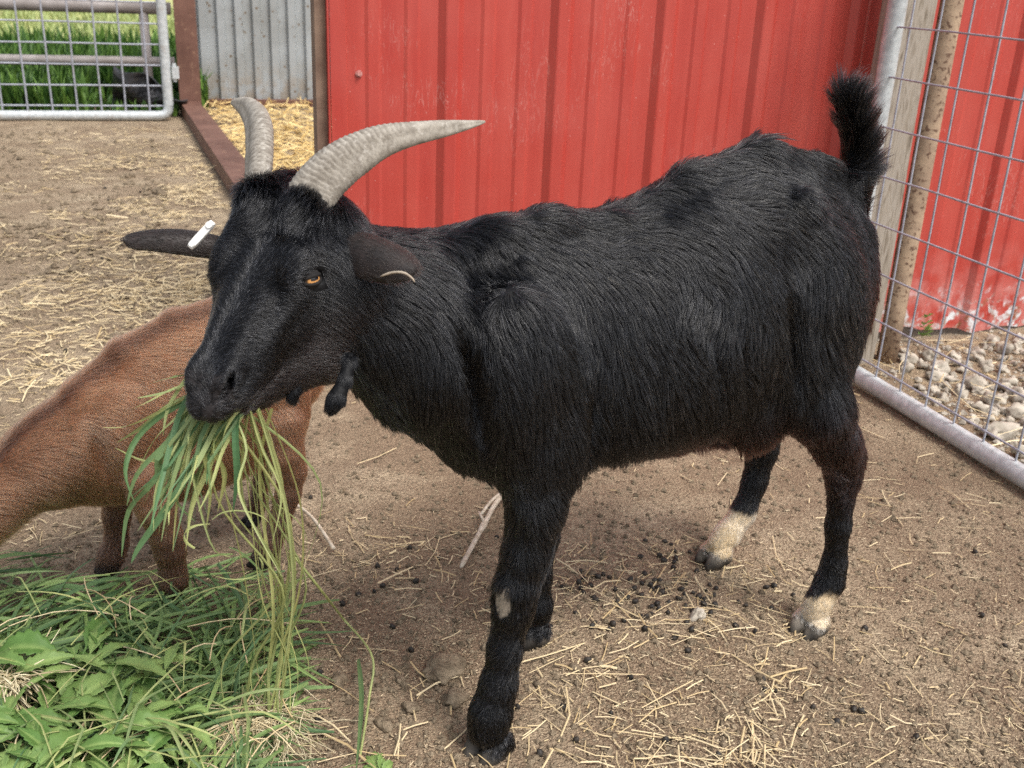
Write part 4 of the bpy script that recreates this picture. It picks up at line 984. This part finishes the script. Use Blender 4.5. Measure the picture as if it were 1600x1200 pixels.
def crumbs(name, n, sampler, mat, r, label, rr=None):
    rg = np.random.default_rng(n); XY = sampler(rg, n); n = len(XY); s_ = r[0]+(r[1]-r[0])*rg.random(n)**3.5
    base = np.array([(1, 0, 0), (0, 1, 0), (-1, 0, 0), (0, -1, 0), (0, 0, .8), (0, 0, -.6), ], float)
    V = base[None]*s_[:, None, None]*rg.uniform(.6, 1.3, (n, 6, 1)); a = rg.uniform(0, 6.28, n); ca, sa = np.cos(a)[:, None], np.sin(a)[:, None]
    x = V[..., 0]*ca-V[..., 1]*sa; y = V[..., 0]*sa+V[..., 1]*ca; V = np.stack([x, y, V[..., 2]], -1)
    V[..., :2] += XY[:, None]; V[..., 2] += (ground_h(np.c_[XY, np.zeros(n)])+s_*.25)[:, None]
    T = np.array([(0, 1, 4), (1, 2, 4), (2, 3, 4), (3, 0, 4), (1, 0, 5), (2, 1, 5), (3, 2, 5), (0, 3, 5)])
    Q = (np.arange(n)[:, None, None]*6+T[None]).reshape(-1, 3)
    o = fast_mesh(name, V.reshape(-1, 3), Q, mat, False, None, 3); o['kind'] = 'stuff'; o['label'] = label; return o
crumbs('soil_crumbs', 38000, px_sampler([(-200, 400, 1800, 1300, 3), (-100, 195, 600, 500, 1.2)], lambda XY, rg: pen(XY, rg)), M['clod'], (.0012, .0085), 'crumbs of dry dirt over the ground')
crumbs('soil_lumps', 2600, px_sampler([(-200, 195, 330, 480, 3), (-200, 480, 500, 900, 1), (450, 980, 760, 1200, .7), (-200, 200, 1700, 1250, 1)], lambda XY, rg: patchy(XY, rg, 3.3, .1)), M['clod'], (.003, .010), 'rough broken lumps of dry dirt')
crumbs('far_soil_lumps', 3200, px_sampler([(-200, 195, 260, 480, 3)], lambda XY, rg: patchy(XY, rg, 2.3, .0)), M['clod'], (.006, .022), 'rough dark lumps of soil far back in the pen')
crumbs('gravel_behind_gate', 1500, px_sampler([(1360, 500, 1750, 800, 1)], lambda XY, rg: (XY[:, 0] > 1.93)), M['stone'], (.004, .014), 'small gravel between the stones beyond the gate')

def rock(name, p, r, mat, seed, sq=(1, .8, .6), rough=.16, det=3, sink=.3, noise_f=1.7):
    bm = bmesh.new(); bmesh.ops.create_icosphere(bm, subdivisions=det, radius=1.)
    V = np.array([v.co for v in bm.verts]); N = V.copy(); o_ = seed*3.7
    V = V*(1+vnoise(N+o_, noise_f)[:, :1]*rough*1.2+vnoise(N+o_, 4.5)[:, 1:2]*rough*.55+vnoise(N+o_, 11)[:, 2:3]*rough*.22)
    V = V*np.array(sq)*r; a = seed*1.3; c, s_ = math.cos(a), math.sin(a); V = np.stack([V[:, 0]*c-V[:, 1]*s_, V[:, 0]*s_+V[:, 1]*c, V[:, 2]], 1)
    for v, q in zip(bm.verts, V): v.co = q
    me = bpy.data.meshes.new(name); bm.to_mesh(me); bm.free(); me.materials.append(mat); me.polygons.foreach_set('use_smooth', [True]*len(me.polygons))
    o = bpy.data.objects.new(name, me); COL.objects.link(o); o.location = (p[0], p[1], gz(p[0], p[1])+r*sq[2]*(1-2*sink)+0*r); return o
# stones beyond the gate
protos = []
sr = random.Random(4); placed = []
for i in range(900):
    x = sr.uniform(1.98, 3.1); y = sr.uniform(1.55, 2.72); r = sr.choice([.012, .016, .020, .024, .030])*sr.uniform(.8, 1.2)
    if x < 2.16 and y > 2.58: continue
    if sr.random() > .35+.65*min(1, max(0, (x-1.98)*1.6+(2.5-y)*.5)): continue
    if any((x-a)**2+(y-b)**2 < (r+c)**2*.75 for a, b, c in placed): continue
    placed.append((x, y, r))
    if len(protos) < 9:
        o = rock('stone', (x, y), r, M['stone'], i+1, (1, sr.uniform(.65, .95), sr.uniform(.55, .8)), .34, 3, .22, 2.6); protos.append((o, r))
    else:
        q, r0 = sr.choice(protos); o = q.copy(); COL.objects.link(o); o.scale = (r/r0,)*3; o.rotation_euler = (sr.uniform(-.3, .3), sr.uniform(-.3, .3), sr.uniform(0, 6.28)); o.location = (x, y, gz(x, y)+r*.42)
    tag(o, 'pale rounded stone lying among others beyond the mesh gate', 'stone', 'stones beyond the mesh gate')
# droppings
dp = []
for i in range(5):
    bm = bmesh.new(); bmesh.ops.create_icosphere(bm, subdivisions=3, radius=1.)
    for v in bm.verts:
        n = vnoise(np.array([v.co])+i*5, 3.)[0]; v.co = Vector((v.co.x*1.18, v.co.y, v.co.z))*(1+.09*n[0]); v.co *= .0062
    me = bpy.data.meshes.new('dropping'); bm.to_mesh(me); bm.free(); me.materials.append(M['dung']); me.polygons.foreach_set('use_smooth', [True]*len(me.polygons)); dp.append(me)
dl = [(905, 905), (912, 898), (908, 915), (1032, 903), (1020, 915), (1065, 915), (1070, 925), (1062, 932), (1030, 948), (1018, 945), (1100, 940), (1118, 942), (965, 940), (943, 945), (925, 975), (930, 968), (958, 972), (975, 968), (1008, 982), (1080, 983), (1055, 994), (1075, 1015), (918, 1028), (1040, 836), (1050, 840), (1058, 862), (1055, 850),
      (1110, 905), (1120, 912), (1166, 942), (1198, 912), (1150, 975), (1192, 1060), (1195, 1075), (1335, 1105), (1348, 1108), (1352, 980), (1570, 1005), (1525, 858), (1240, 925), (900, 1155), (1040, 1160), (485, 770), (560, 925), (585, 920), (598, 912), (535, 940), (482, 997), (500, 1050), (498, 1125), (955, 1110), (895, 1150), (985, 1055), (1180, 985), (590, 880), (620, 885), (650, 905), (880, 1100), (1270, 1105)]
for i in range(75):
    a = sr.gauss(0, 1); b = sr.gauss(0, 1); dl.append((1010+a*85+b*20, 915+b*38))
for i in range(18): dl.append((sr.uniform(500, 1580), sr.uniform(800, 1190)))
for i in range(14): dl.append((sr.uniform(10, 330), sr.uniform(240, 560)))
done = []
for i, (x, y) in enumerate(dl):
    p = gnd(x, y)
    if any((p[0]-a)**2+(p[1]-b)**2 < .0105**2 for a, b in done): continue
    done.append((p[0], p[1]))
    o = bpy.data.objects.new('dropping', dp[i % 5]); COL.objects.link(o); s_ = sr.uniform(.65, 1.08)*(1.25 if y < 600 else 1); o.scale = (s_, s_*sr.uniform(.8, 1.), s_*sr.uniform(.75, 1))
    o.rotation_euler = (sr.uniform(0, 3), sr.uniform(0, 3), sr.uniform(0, 6)); o.location = (p[0], p[1], gz(p[0], p[1])+.0038*s_)
    tag(o, 'small round dark dropping lying on the dirt of the pen', 'dropping', 'droppings on the dirt of the pen')
# clods and single stones
p = gnd(690, 1047); tag(rock('dirt_clod', p, .034, M['clod'], 3, (1, .8, .5), .22, 4, .3), 'largest rough dirt clod beside the front hoof of the black goat', 'clod')
p = gnd(712, 1088); tag(rock('dirt_clod', p, .026, M['clod'], 8, (1, .7, .45), .24, 4, .3), 'reddish flat dirt clod just behind the front hoof', 'clod')
p = gnd(1090, 962); tag(rock('stone', p, .0165, M['stone'], 5, (1, .8, .75), .2, 4, .2, 2.4), 'pale rough stone among droppings under the black goat', 'stone')
for i, (x, y, r) in enumerate([(640, 1110, .014), (603, 1135, .012), (575, 1125, .010), (530, 1065, .018), (1188, 1058, .009), (1078, 1000, .010), (900, 1040, .010), (926, 890, .011), (1300, 1060, .008), (1013, 905, .009), (118, 420, .03), (250, 300, .035), (640, 880, .008), (1280, 990, .01), (180, 520, .028), (60, 560, .012), (1040, 905, .01), (625, 1060, .010), (750, 1130, .008), (1430, 1040, .006), (840, 1060, .008), (200, 275, .03), (262, 258, .022), (35, 300, .02)]):
    q = gnd(x, y); tag(rock('dirt_clod', q, r, M['clod'], i+20, (1, .85, .6), .22, 3, .25), 'small brown clod of dirt lying loose on the pen floor', 'clod', 'small clods on the pen floor')

# sticks
m = MB(); a = gnd(720, 892); b = gnd(757, 825); c = gnd(775, 793); d = gnd(795, 772); e = gnd(748, 808); f = gnd(786, 778); z = np.array((0, 0, .008))
m.tube(spline([a+z, (a+b)/2+z*1.3, b+z*1.4, c+z*1.5, d+z*1.5], 16), [.003]+[.0052]*6+[.0075]+[.0055]*8, 8); m.tube([b+z*1.5, e+z*1.6], [.004, .002], 7)
m.tube(spline([gnd(752, 812)+z*1.6, (e+f)/2+z*2, f+z*2], 8), .0036, 7)
tag(m.build('stick', M['stick'], None, True), 'pale forked stick lying behind the front leg', 'stick')
m = MB(); m.tube(spline([gnd(415, 775)+z, gnd(455, 792)+z*1.5, gnd(488, 815)+z*1.2, gnd(522, 863)+z], 18), np.linspace(.0028, .004, 18), 7)
tag(m.build('stalk', M['stick'], None, True), 'bleached bent stalk lying near the brown goat hind leg', 'stalk')

# ------------------------------------------------------------------ green things
def depth_of(p): return float(np.dot(np.array(p)-CP, CZ))
def leaf_blades(n, f, mb, rg):
    for i in range(n): f(mb, rg)
rg = np.random.default_rng(21)
# weeds behind the far gate
m = MB()
for i in range(11000):
    x = rg.uniform(-2.2, .25); y = 8.05+rg.random()**1.4*3.3; h = rg.uniform(.13, .30)*(1+.45*(y-8)/3)
    if x > .02 and y < 8.45: continue
    if rg.random() < .12: h *= 1.2
    if -.58 < x < .12 and 7.9 < y < 9.0: 
        if rg.random() < .8: continue
        h *= .4
    a = rg.uniform(0, 6.28); ln = rg.uniform(.05, .5); d_ = np.array([math.cos(a), math.sin(a), 0])
    p0 = np.array([x, y, 0]); P_ = [p0+UP*h*u*(1-.25*ln*u)+d_*h*ln*u*u for u in np.linspace(0, 1, 5)]
    m.blade(P_, rg.uniform(.010, .026)*(2.2 if rg.random() < .25 else 1), nrm([-d_[1], d_[0], .2]), .3, float(rg.random()**1.5))
o = m.build('tall_weeds', M['grass'], None, False, True); tag(o, 'dense tall green weeds growing behind the far gate', None, None, 'stuff')
m = MB()
for i in range(5200):
    x = rg.uniform(-4, 2.); y = rg.uniform(12.6, 22); h = rg.uniform(.05, .2); a = rg.uniform(0, 6.28); d_ = np.array([math.cos(a), math.sin(a), 0])
    P_ = [np.array([x, y, 0])+UP*h*u+d_*h*.4*u*u for u in (0, .5, 1)]; m.blade(P_, .03, nrm([-d_[1], d_[0], .2]), .3, float(.5+.5*rg.random()))
o = m.build('lawn_grass', M['lawn'], None, False, True); tag(o, 'pale lawn grass far beyond the weeds', None, None, 'stuff')

# cut grass fodder spread on the ground
import itertools
def inpoly(x, y, poly):
    c = False; j = len(poly)-1
    for i in range(len(poly)):
        xi, yi = poly[i]; xj, yj = poly[j]
        if (yi > y) != (yj > y) and x < (xj-xi)*(y-yi)/(yj-yi)+xi: c = not c
        j = i
    return c
heap = [(-150, 900), (60, 880), (150, 930), (300, 900), (380, 885), (440, 950), (470, 1010), (450, 1080), (425, 1300), (-250, 1300)]
m = MB(); cnt = 0
while cnt < 1700:
    x = rg.uniform(-200, 520); y = rg.uniform(850, 1290)
    if not inpoly(x, y, heap): continue
    if rg.random() > .35+.65*min(1, max(0, (y-900)/120)): continue
    cnt += 1; p = gnd(x, y); L_ = rg.uniform(.07, .20); a = rg.normal(.75, .8)+(math.pi if rg.random() < .5 else 0); d_ = np.array([math.cos(a), math.sin(a), 0]); s_ = np.array([-d_[1], d_[0], 0])
    z0 = .003+rg.random()**2*.035; up_ = rg.uniform(-.1, .45); bd_ = rg.normal(0, .3)
    P_ = [np.array([p[0], p[1], max(.002, z0+L_*(up_*u-up_*u*u*1.1))])+d_*L_*(u-.5)+s_*bd_*L_*u*u for u in np.linspace(0, 1, 7)]
    m.blade(P_, rg.uniform(.0035, .0085), s_+UP*rg.normal(0, .4), .25, float(np.clip(rg.normal(.45, .3), 0, 1)), True, rg.normal(0, .8))
# named long leaves seen in the photograph, lying over the heap
def lay(pts, wd, tone, z=(.02, .05, .03), mb=None):
    zz = np.interp(np.linspace(0, 1, len(pts)), np.linspace(0, 1, len(z)), z); P_ = spline([gnd(x, y, q) for (x, y), q in zip(pts, zz)], 14)
    (mb or m).blade(P_, wd, None, .2, tone, True, .5)
for pts, wd, tn in [([(200, 900), (140, 950), (60, 1010), (0, 1060)], .006, .7), ([(285, 905), (200, 960), (100, 1000), (20, 1010)], .006, .8), ([(0, 1005), (60, 970), (110, 900), (150, 870)], .010, .1), ([(0, 990), (80, 940), (160, 905), (210, 905)], .012, .1),
                    ([(205, 900), (150, 920), (100, 915), (60, 925)], .009, .15), ([(320, 880), (345, 930), (370, 990), (380, 1040)], .010, .05), ([(340, 880), (370, 930), (390, 990), (395, 1050)], .010, .1), ([(300, 900), (330, 960), (352, 1010), (358, 1060)], .009, .12), ([(250, 930), (200, 960), (160, 985), (140, 1010)], .010, .1), ([(440, 960), (400, 1000), (370, 1060), (362, 1150)], .009, .1),
                    ([(640-600, 960), (110, 950), (170, 930), (200, 915)], .011, .05), ([(560, 1030), (565, 1080), (563, 1140), (556, 1210)], .008, .25), ([(240, 990), (300, 970), (350, 950), (410, 915)], .006, .75), ([(170, 1190), (240, 1120), (320, 1050), (440, 980)], .006, .6), ([(300, 1200), (350, 1140), (400, 1080), (470, 1010)], .006, .7)]:
    lay(pts, wd, tn)
o = m.build('cut_grass', M['fodder'], None, False, True); tag(o, 'pile of freshly cut dark green grass blades on the ground', None, None, 'stuff')
m = MB()
for i in range(70):
    x = rg.uniform(-100, 470); y = rg.uniform(980, 1280)
    if not inpoly(x, y, heap): continue
    p = gnd(x, y); L_ = rg.uniform(.06, .2); a = rg.uniform(0, 6.28); d_ = np.array([math.cos(a), math.sin(a), 0]); s_ = np.array([-d_[1], d_[0], 0]); z0 = rg.uniform(.02, .05); bd_ = rg.normal(0, .3)
    m.tube([np.array([p[0], p[1], max(.003, z0+.02*math.sin(3*u))])+d_*L_*(u-.5)+s_*bd_*L_*u*u for u in np.linspace(0, 1, 6)], .0011, 5, False, float(rg.random()))
o = m.build('pale_stems', M['straw'], None, True, True); tag(o, 'thin pale stems mixed through the cut grass pile', None, None, 'stuff')

def broad(mb, p0, d_, L_, w_, rise, droop, tone, rg, nrm_up=UP):
    """a toothed leaf with a midrib valley and a waved blade, on a short stalk"""
    d_ = nrm(d_); s_ = nrm(np.cross(UP, d_)); n1, n2 = 34, 7; V = []; ph = rg.uniform(0, 6); tw = rg.normal(0, .3)
    for i in range(n1):
        u = i/(n1-1); c = p0+d_*L_*u*(1-.12*u*droop)+UP*(rise*L_*u-droop*L_*u*u)
        ww = w_*.5*(.10+.9*math.sin(math.pi*min(1, max(0, (u-.12)/.9))**.85)) if u > .12 else w_*.06
        ww *= 1+.34*(((u*8+ph) % 1)-.5)*(1 if .15 < u < .9 else 0); ww = max(ww, .0012); s2 = s_*math.cos(tw*u*2)+UP*math.sin(tw*u*2)
        for j in range(n2):
            v = -1+2*j/(n2-1); V.append(c+s2*v*ww+UP*(abs(v)**1.2*ww*.30-.05*ww*math.cos(v*3)+.10*ww*math.sin(u*17+v*2+ph)*abs(v)))
    Fc = [(i*n2+j, i*n2+j+1, (i+1)*n2+j+1, (i+1)*n2+j) for i in range(n1-1) for j in range(n2-1)]; mb.add(V, Fc, tone)
    b_ = len(mb.A)-n1*n2
    for i in range(n1): mb.A[b_+i*n2+n2//2] = min(1.6, tone+.75)
def weed(x, y, n, L0, label, spread=.05, z0=.02, group=None, rise=(.2, .75)):
    p = gnd(x, y, z0); m = MB()
    for i in range(n):
        a = 6.28*i/n*1.618+rg.normal(0, .3); d_ = np.array([math.cos(a), math.sin(a), 0]); L_ = L0*rg.uniform(.5, 1.35)
        broad(m, p+np.array([rg.normal(0, spread*.4), rg.normal(0, spread*.4), rg.uniform(0, .02)]), d_, L_, L_*rg.uniform(.22, .36), rg.uniform(*rise), rg.uniform(.3, .85), float(np.clip(rg.normal(.5, .38), -.1, 1.2)), rg)
    o = m.build('leafy_weed', M['broad'], None, True, True); sm = o.modifiers.new('thick', 'SOLIDIFY'); sm.thickness = .0004
    return tag(o, label, 'weed', group)
lb = 'cut weed with broad toothed light green leaves on the fodder pile'; gp = 'broad leaved weeds on the fodder pile'
for x, y, n, L_ in ((40, 1065, 15, .085), (130, 1050, 15, .10), (215, 1075, 14, .085), (60, 1150, 16, .10), (160, 1155, 16, .095), (250, 1170, 14, .09), (100, 1220, 14, .10), (10, 1230, 12, .09), (200, 1245, 14, .09), (-40, 1140, 12, .10), (-20, 1040, 9, .085), (300, 1130, 8, .06)):
    weed(x, y, n, L_, lb, .05, .048, gp)
m = MB(); p = gnd(597, 1215, .004)
for a, L_, w_ in ((1.75, .062, .022), (1.35, .052, .020), (2.2, .040, .016), (.9, .036, .018), (1.6, .040, .02)):
    broad(m, p, np.array([math.cos(a), math.sin(a), 0]), L_, w_, .35, .4, .55, rg)
o = m.build('leafy_weed', M['broad'], None, True, True); sm = o.modifiers.new('thick', 'SOLIDIFY'); sm.thickness = .0004
tag(o, 'single sprig of light green leaves lying alone on bare dirt', 'weed')
m = MB(); p = np.array([2.33, 2.775, .0])
for i in range(16):
    a = rg.uniform(-2.8, -.3); broad(m, p+UP*rg.uniform(0, .08), np.array([math.cos(a), math.sin(a), 0]), rg.uniform(.022, .04), .018, rg.uniform(.5, 1.3), .3, float(rg.random()*.5), rg)
tag(m.build('leafy_weed', M['broad'], None, True, True), 'tiny green weed growing against the foot of the red wall', 'weed')

# ------------------------------------------------------------------ the mouthful of grass
# loose grass thrown over the leafy pile, and a dried tuft of roots at its edge
m = MB()
for i in range(105):
    x = rg.uniform(-150, 420); y = rg.uniform(960, 1290)
    if not inpoly(x, y, heap): continue
    p = gnd(x, y); L_ = rg.uniform(.08, .24); a = rg.uniform(0, 6.28); d_ = np.array([math.cos(a), math.sin(a), 0]); s_ = np.array([-d_[1], d_[0], 0]); z0 = rg.uniform(.045, .085); k_ = rg.normal(0, .5)
    P_ = [np.array([p[0], p[1], z0+.02*math.sin(3*u)])+d_*L_*(u-.5)+s_*L_*(k_*max(0, u-.5)) for u in np.linspace(0, 1, 9)]
    m.blade(P_, rg.uniform(.0016, .0045), s_+UP*rg.normal(0, .5), .25, float(rg.random()*1.1), True, rg.normal(0, .8))
tag(m.build('loose_grass', M['fresh'], None, False, True), 'loose yellow and green grass strewn over the leafy pile', None, None, 'stuff')
m = MB(); q0 = gnd(12, 1075, .05)
for i in range(170):
    a = rg.uniform(0, 6.28) if i % 2 else rg.normal(-1.4, .5); L_ = rg.uniform(.02, .09); d_ = np.array([math.cos(a), math.sin(a), rg.normal(0, .3)]); s_ = np.array([-math.sin(a), math.cos(a), 0]); w1 = rg.normal(0, .4)
    P_ = [q0+np.array([rg.normal(0, .01), rg.normal(0, .01), rg.uniform(-.01, .02)])]; P_ = [P_[0]+d_*L_*u+s_*L_*w1*u*u+UP*.012*math.sin(3*u) for u in np.linspace(0, 1, 7)]
    m.tube(P_, rg.uniform(.0006, .0014), 4, False, float(rg.random()))
tag(m.build('dried_root_tuft', M['root'], None, True, True), 'tangled tuft of dry pale roots at the left edge of the leafy pile', 'roots')
gb = tag(empty('grass_bunch', tuple(H(.215, 0, -.088))), 'bunch of green and yellow grass with roots hanging from the black goat mouth', 'grass bunch')
Dm = depth_of(H(.215, 0, -.088))
def hang(pts, dd=(0, -.02, 0), d0=None):
    """points down a hanging leaf; the depth leaves the mouth and drifts by dd"""
    q = np.interp(np.linspace(0, 1, len(pts)), np.linspace(0, 1, len(dd)), dd); return spline([at(x, y, (d0 or Dm)+e) for (x, y), e in zip(pts, q)], 16)
m = MB()
key = [([(312, 596), (270, 608), (232, 628), (205, 640)], .0040, .8), ([(308, 590), (262, 612), (215, 622)], .0035, .5), ([(305, 585), (265, 590), (232, 600)], .003, .3), ([(312, 608), (262, 635), (225, 665), (182, 692)], .006, .55), ([(310, 612), (255, 640), (200, 665), (160, 668)], .0045, .95),
       ([(315, 615), (250, 650), (210, 690), (195, 740), (212, 790)], .0085, .08), ([(318, 610), (290, 660), (240, 720), (180, 700)], .004, .9), ([(322, 622), (262, 690), (215, 740), (198, 790)], .0065, .15), ([(330, 634), (280, 700), (232, 760), (200, 800), (190, 870)], .0085, .12),
       ([(335, 636), (300, 700), (255, 770), (215, 830)], .0065, .3), ([(340, 640), (310, 710), (270, 780), (220, 850), (205, 880)], .010, .05), ([(375, 632), (340, 690), (290, 740), (276, 780), (305, 815)], .010, .2), ([(372, 625), (368, 680), (370, 740), (364, 800)], .0095, .0), ([(350, 642), (320, 700), (300, 730), (330, 850), (360, 870)], .004, .6),
       ([(365, 636), (350, 690), (310, 740), (300, 820)], .007, .4), ([(385, 640), (350, 700), (330, 760), (310, 800)], .0045, .8), ([(345, 640), (318, 690), (330, 760), (322, 830)], .010, 1.), ([(352, 640), (335, 700), (352, 740), (340, 800)], .009, .95), ([(404, 640), (440, 760), (455, 850), (458, 950), (440, 1060)], .0055, .75), ([(392, 642), (410, 700), (440, 770), (425, 850)], .004, .8),
       ([(320, 620), (300, 680), (280, 760), (270, 860)], .004, .9), ([(325, 622), (285, 680), (245, 760), (240, 830)], .003, .7), ([(315, 600), (290, 640), (275, 700), (268, 760)], .006, .3), ([(318, 605), (300, 650), (262, 700), (250, 730)], .005, .45),
       ([(300, 585), (285, 600), (262, 640), (255, 680)], .005, .55), ([(330, 640), (300, 690), (285, 760), (255, 800)], .0045, .65), ([(362, 640), (385, 700), (372, 760), (395, 820), (440, 900)], .0028, .7), ([(352, 640), (330, 720), (300, 790), (290, 860)], .008, .75), ([(340, 640), (300, 690), (262, 740), (240, 800)], .009, .45), ([(322, 615), (280, 650), (240, 690), (215, 740)], .0075, .65)]
for pts, wd, tn in key: m.blade(hang(pts, (0, -.03*rnd.random(), rnd.uniform(-.05, .05))), wd*.8, nrm(CX+CY*rnd.uniform(-.5, .5)-CZ*rnd.uniform(-.5, .5)), .25, tn, True, rnd.gauss(0, .7))
for i in range(42):
    x0 = rnd.uniform(305, 400); y0 = 600+max(0, (x0-305))*.42 if x0 < 380 else 632; an = rnd.gauss(200-(x0-300)*.45, 16); an = math.radians(an+40*rnd.random())
    L_ = rnd.uniform(70, 230); dx, dy = math.cos(an)*L_*.55, abs(math.sin(an))*L_*.3
    pts = [(x0, y0), (x0+dx*.4, y0+dy*.4+L_*.12), (x0+dx*.8, y0+dy+L_*.42), (x0+dx*rnd.uniform(.85, 1.15), y0+dy+L_*.85)]
    hp = hang(pts, (0, rnd.uniform(-.03, .03), rnd.uniform(-.08, .06)))
    if rnd.random() < .45:      # creased: straight runs with a sharp bend
        k0 = rnd.randint(6, 11); kp = hp[k0]; d2 = nrm(hp[-1]-kp+np.array([rnd.gauss(0, .03), rnd.gauss(0, .03), rnd.uniform(-.05, .02)])); hp = np.concatenate([np.linspace(hp[0], kp, 9), [kp+d2*np.linalg.norm(hp[-1]-kp)*u for u in (.12, .4, .7, 1.)]])
    m.blade(hp, rnd.uniform(.0022, .0062), None, .22, float(rnd.choice([rnd.uniform(0, .25), rnd.uniform(.3, 1)])), True, rnd.gauss(0, .8))
m.build('grass_blades', M['fresh'], gb, False, True)
# long stems down to the roots on the ground
rt = gnd(412, 1120, .03); Dr = depth_of(rt); m = MB()
for i in range(22):
    x0 = rnd.uniform(330, 430); xm = rnd.gauss(422, 30); xr = rnd.gauss(412, 24); yr = rnd.uniform(1070, 1130)
    P_ = spline([at(x0, 638, Dm), at((x0+xm)/2+rnd.gauss(8, 26), 760+rnd.gauss(0, 25), Dm*.7+Dr*.3), at(xm+rnd.gauss(0, 10), 900+rnd.gauss(0, 20), Dm*.38+Dr*.62), at(xr+rnd.gauss(8, 8), 1030, Dr*.9+Dm*.1), at(xr, yr, Dr)], 26)
    if i < 5: m.tube(P_, np.linspace(.0011, .0023, 26)*rnd.uniform(.8, 1.2), 6, False, rnd.uniform(.4, 1))
    else: m.blade(P_, rnd.uniform(.0014, .0040), None, .3, rnd.uniform(.45, 1.15), False, rnd.gauss(0, 1.))
for i in range(3):    # curled loose loops at (380, 850)
    cx, cy = rnd.gauss(372, 30), rnd.gauss(845, 30); rr = rnd.uniform(20, 60); a0 = rnd.uniform(0, 6.28); sp = rnd.uniform(1.2, 3.4); D_ = Dm+rnd.uniform(-.02, .07)
    m.blade(spline([at(cx+rr*math.cos(a0+sp*u)*(1+.3*u), cy+rr*.6*math.sin(a0+sp*u), D_+.03*u) for u in np.linspace(0, 1, 7)], 18), rnd.uniform(.0015, .0035), None, .25, rnd.uniform(.5, 1), True, rnd.gauss(0, .8))
P_ = spline([at(452, 860, Dm*.4+Dr*.6), at(500, 920, Dm*.25+Dr*.75), gnd(535, 965, .07), gnd(581, 1024, .06), gnd(577, 1090, .03), gnd(563, 1180, .01)], 30); m.tube(P_, .0019, 6, False, .75)
P_ = spline([at(404, 642, Dm), at(432, 730, Dm*.8+Dr*.2), at(452, 820, Dm*.6+Dr*.4), at(460, 900, Dm*.4+Dr*.6), at(452, 1000, Dr*.85+Dm*.15), at(440, 1085, Dr)], 30); m.tube(P_, .0026, 7, False, .85)
m.build('stems', M['fresh'], gb, False, True)
m = MB()
for i in range(420):
    a = rnd.gauss(-2.0, .85); L_ = rnd.uniform(.025, .12); d_ = np.array([math.cos(a), math.sin(a), 0]); s_ = np.array([-d_[1], d_[0], 0]); p0 = rt+np.array([rnd.gauss(-.012, .02), rnd.gauss(0, .015), rnd.uniform(-.02, .012)]); w1, w2 = rnd.gauss(0, .25), rnd.gauss(0, .12)
    P_ = [p0+d_*L_*u+s_*L_*(w1*u*u+w2*math.sin(u*8))+UP*(.012*math.sin(u*3)-u*.02) for u in np.linspace(0, 1, 8)]; P_ = [np.array([q[0], q[1], max(q[2], .003)]) for q in P_]
    m.tube(P_, [.0009*(1-.6*u)*(2 if i % 9 == 0 else 1) for u in np.linspace(0, 1, 8)], 4, False, rnd.random())
for i in range(60):
    P_ = [rt+np.array([rnd.gauss(0, .012), rnd.gauss(0, .012), 0])+np.array([math.cos(i), math.sin(i), .4])*.03*u for u in np.linspace(0, 1, 5)]; m.tube(P_, .0008, 4, False, rnd.random())
m.build('roots', M['root'], gb, True, True)
o = rock('soil_clump', (rt[0]+.008, rt[1]-.012), .024, M['clod'], 14, (1, .8, .7), .3, 4, .2); o.parent = gb; o.location = Vector((rt[0]+.008, rt[1]-.012, .016))-gb.location
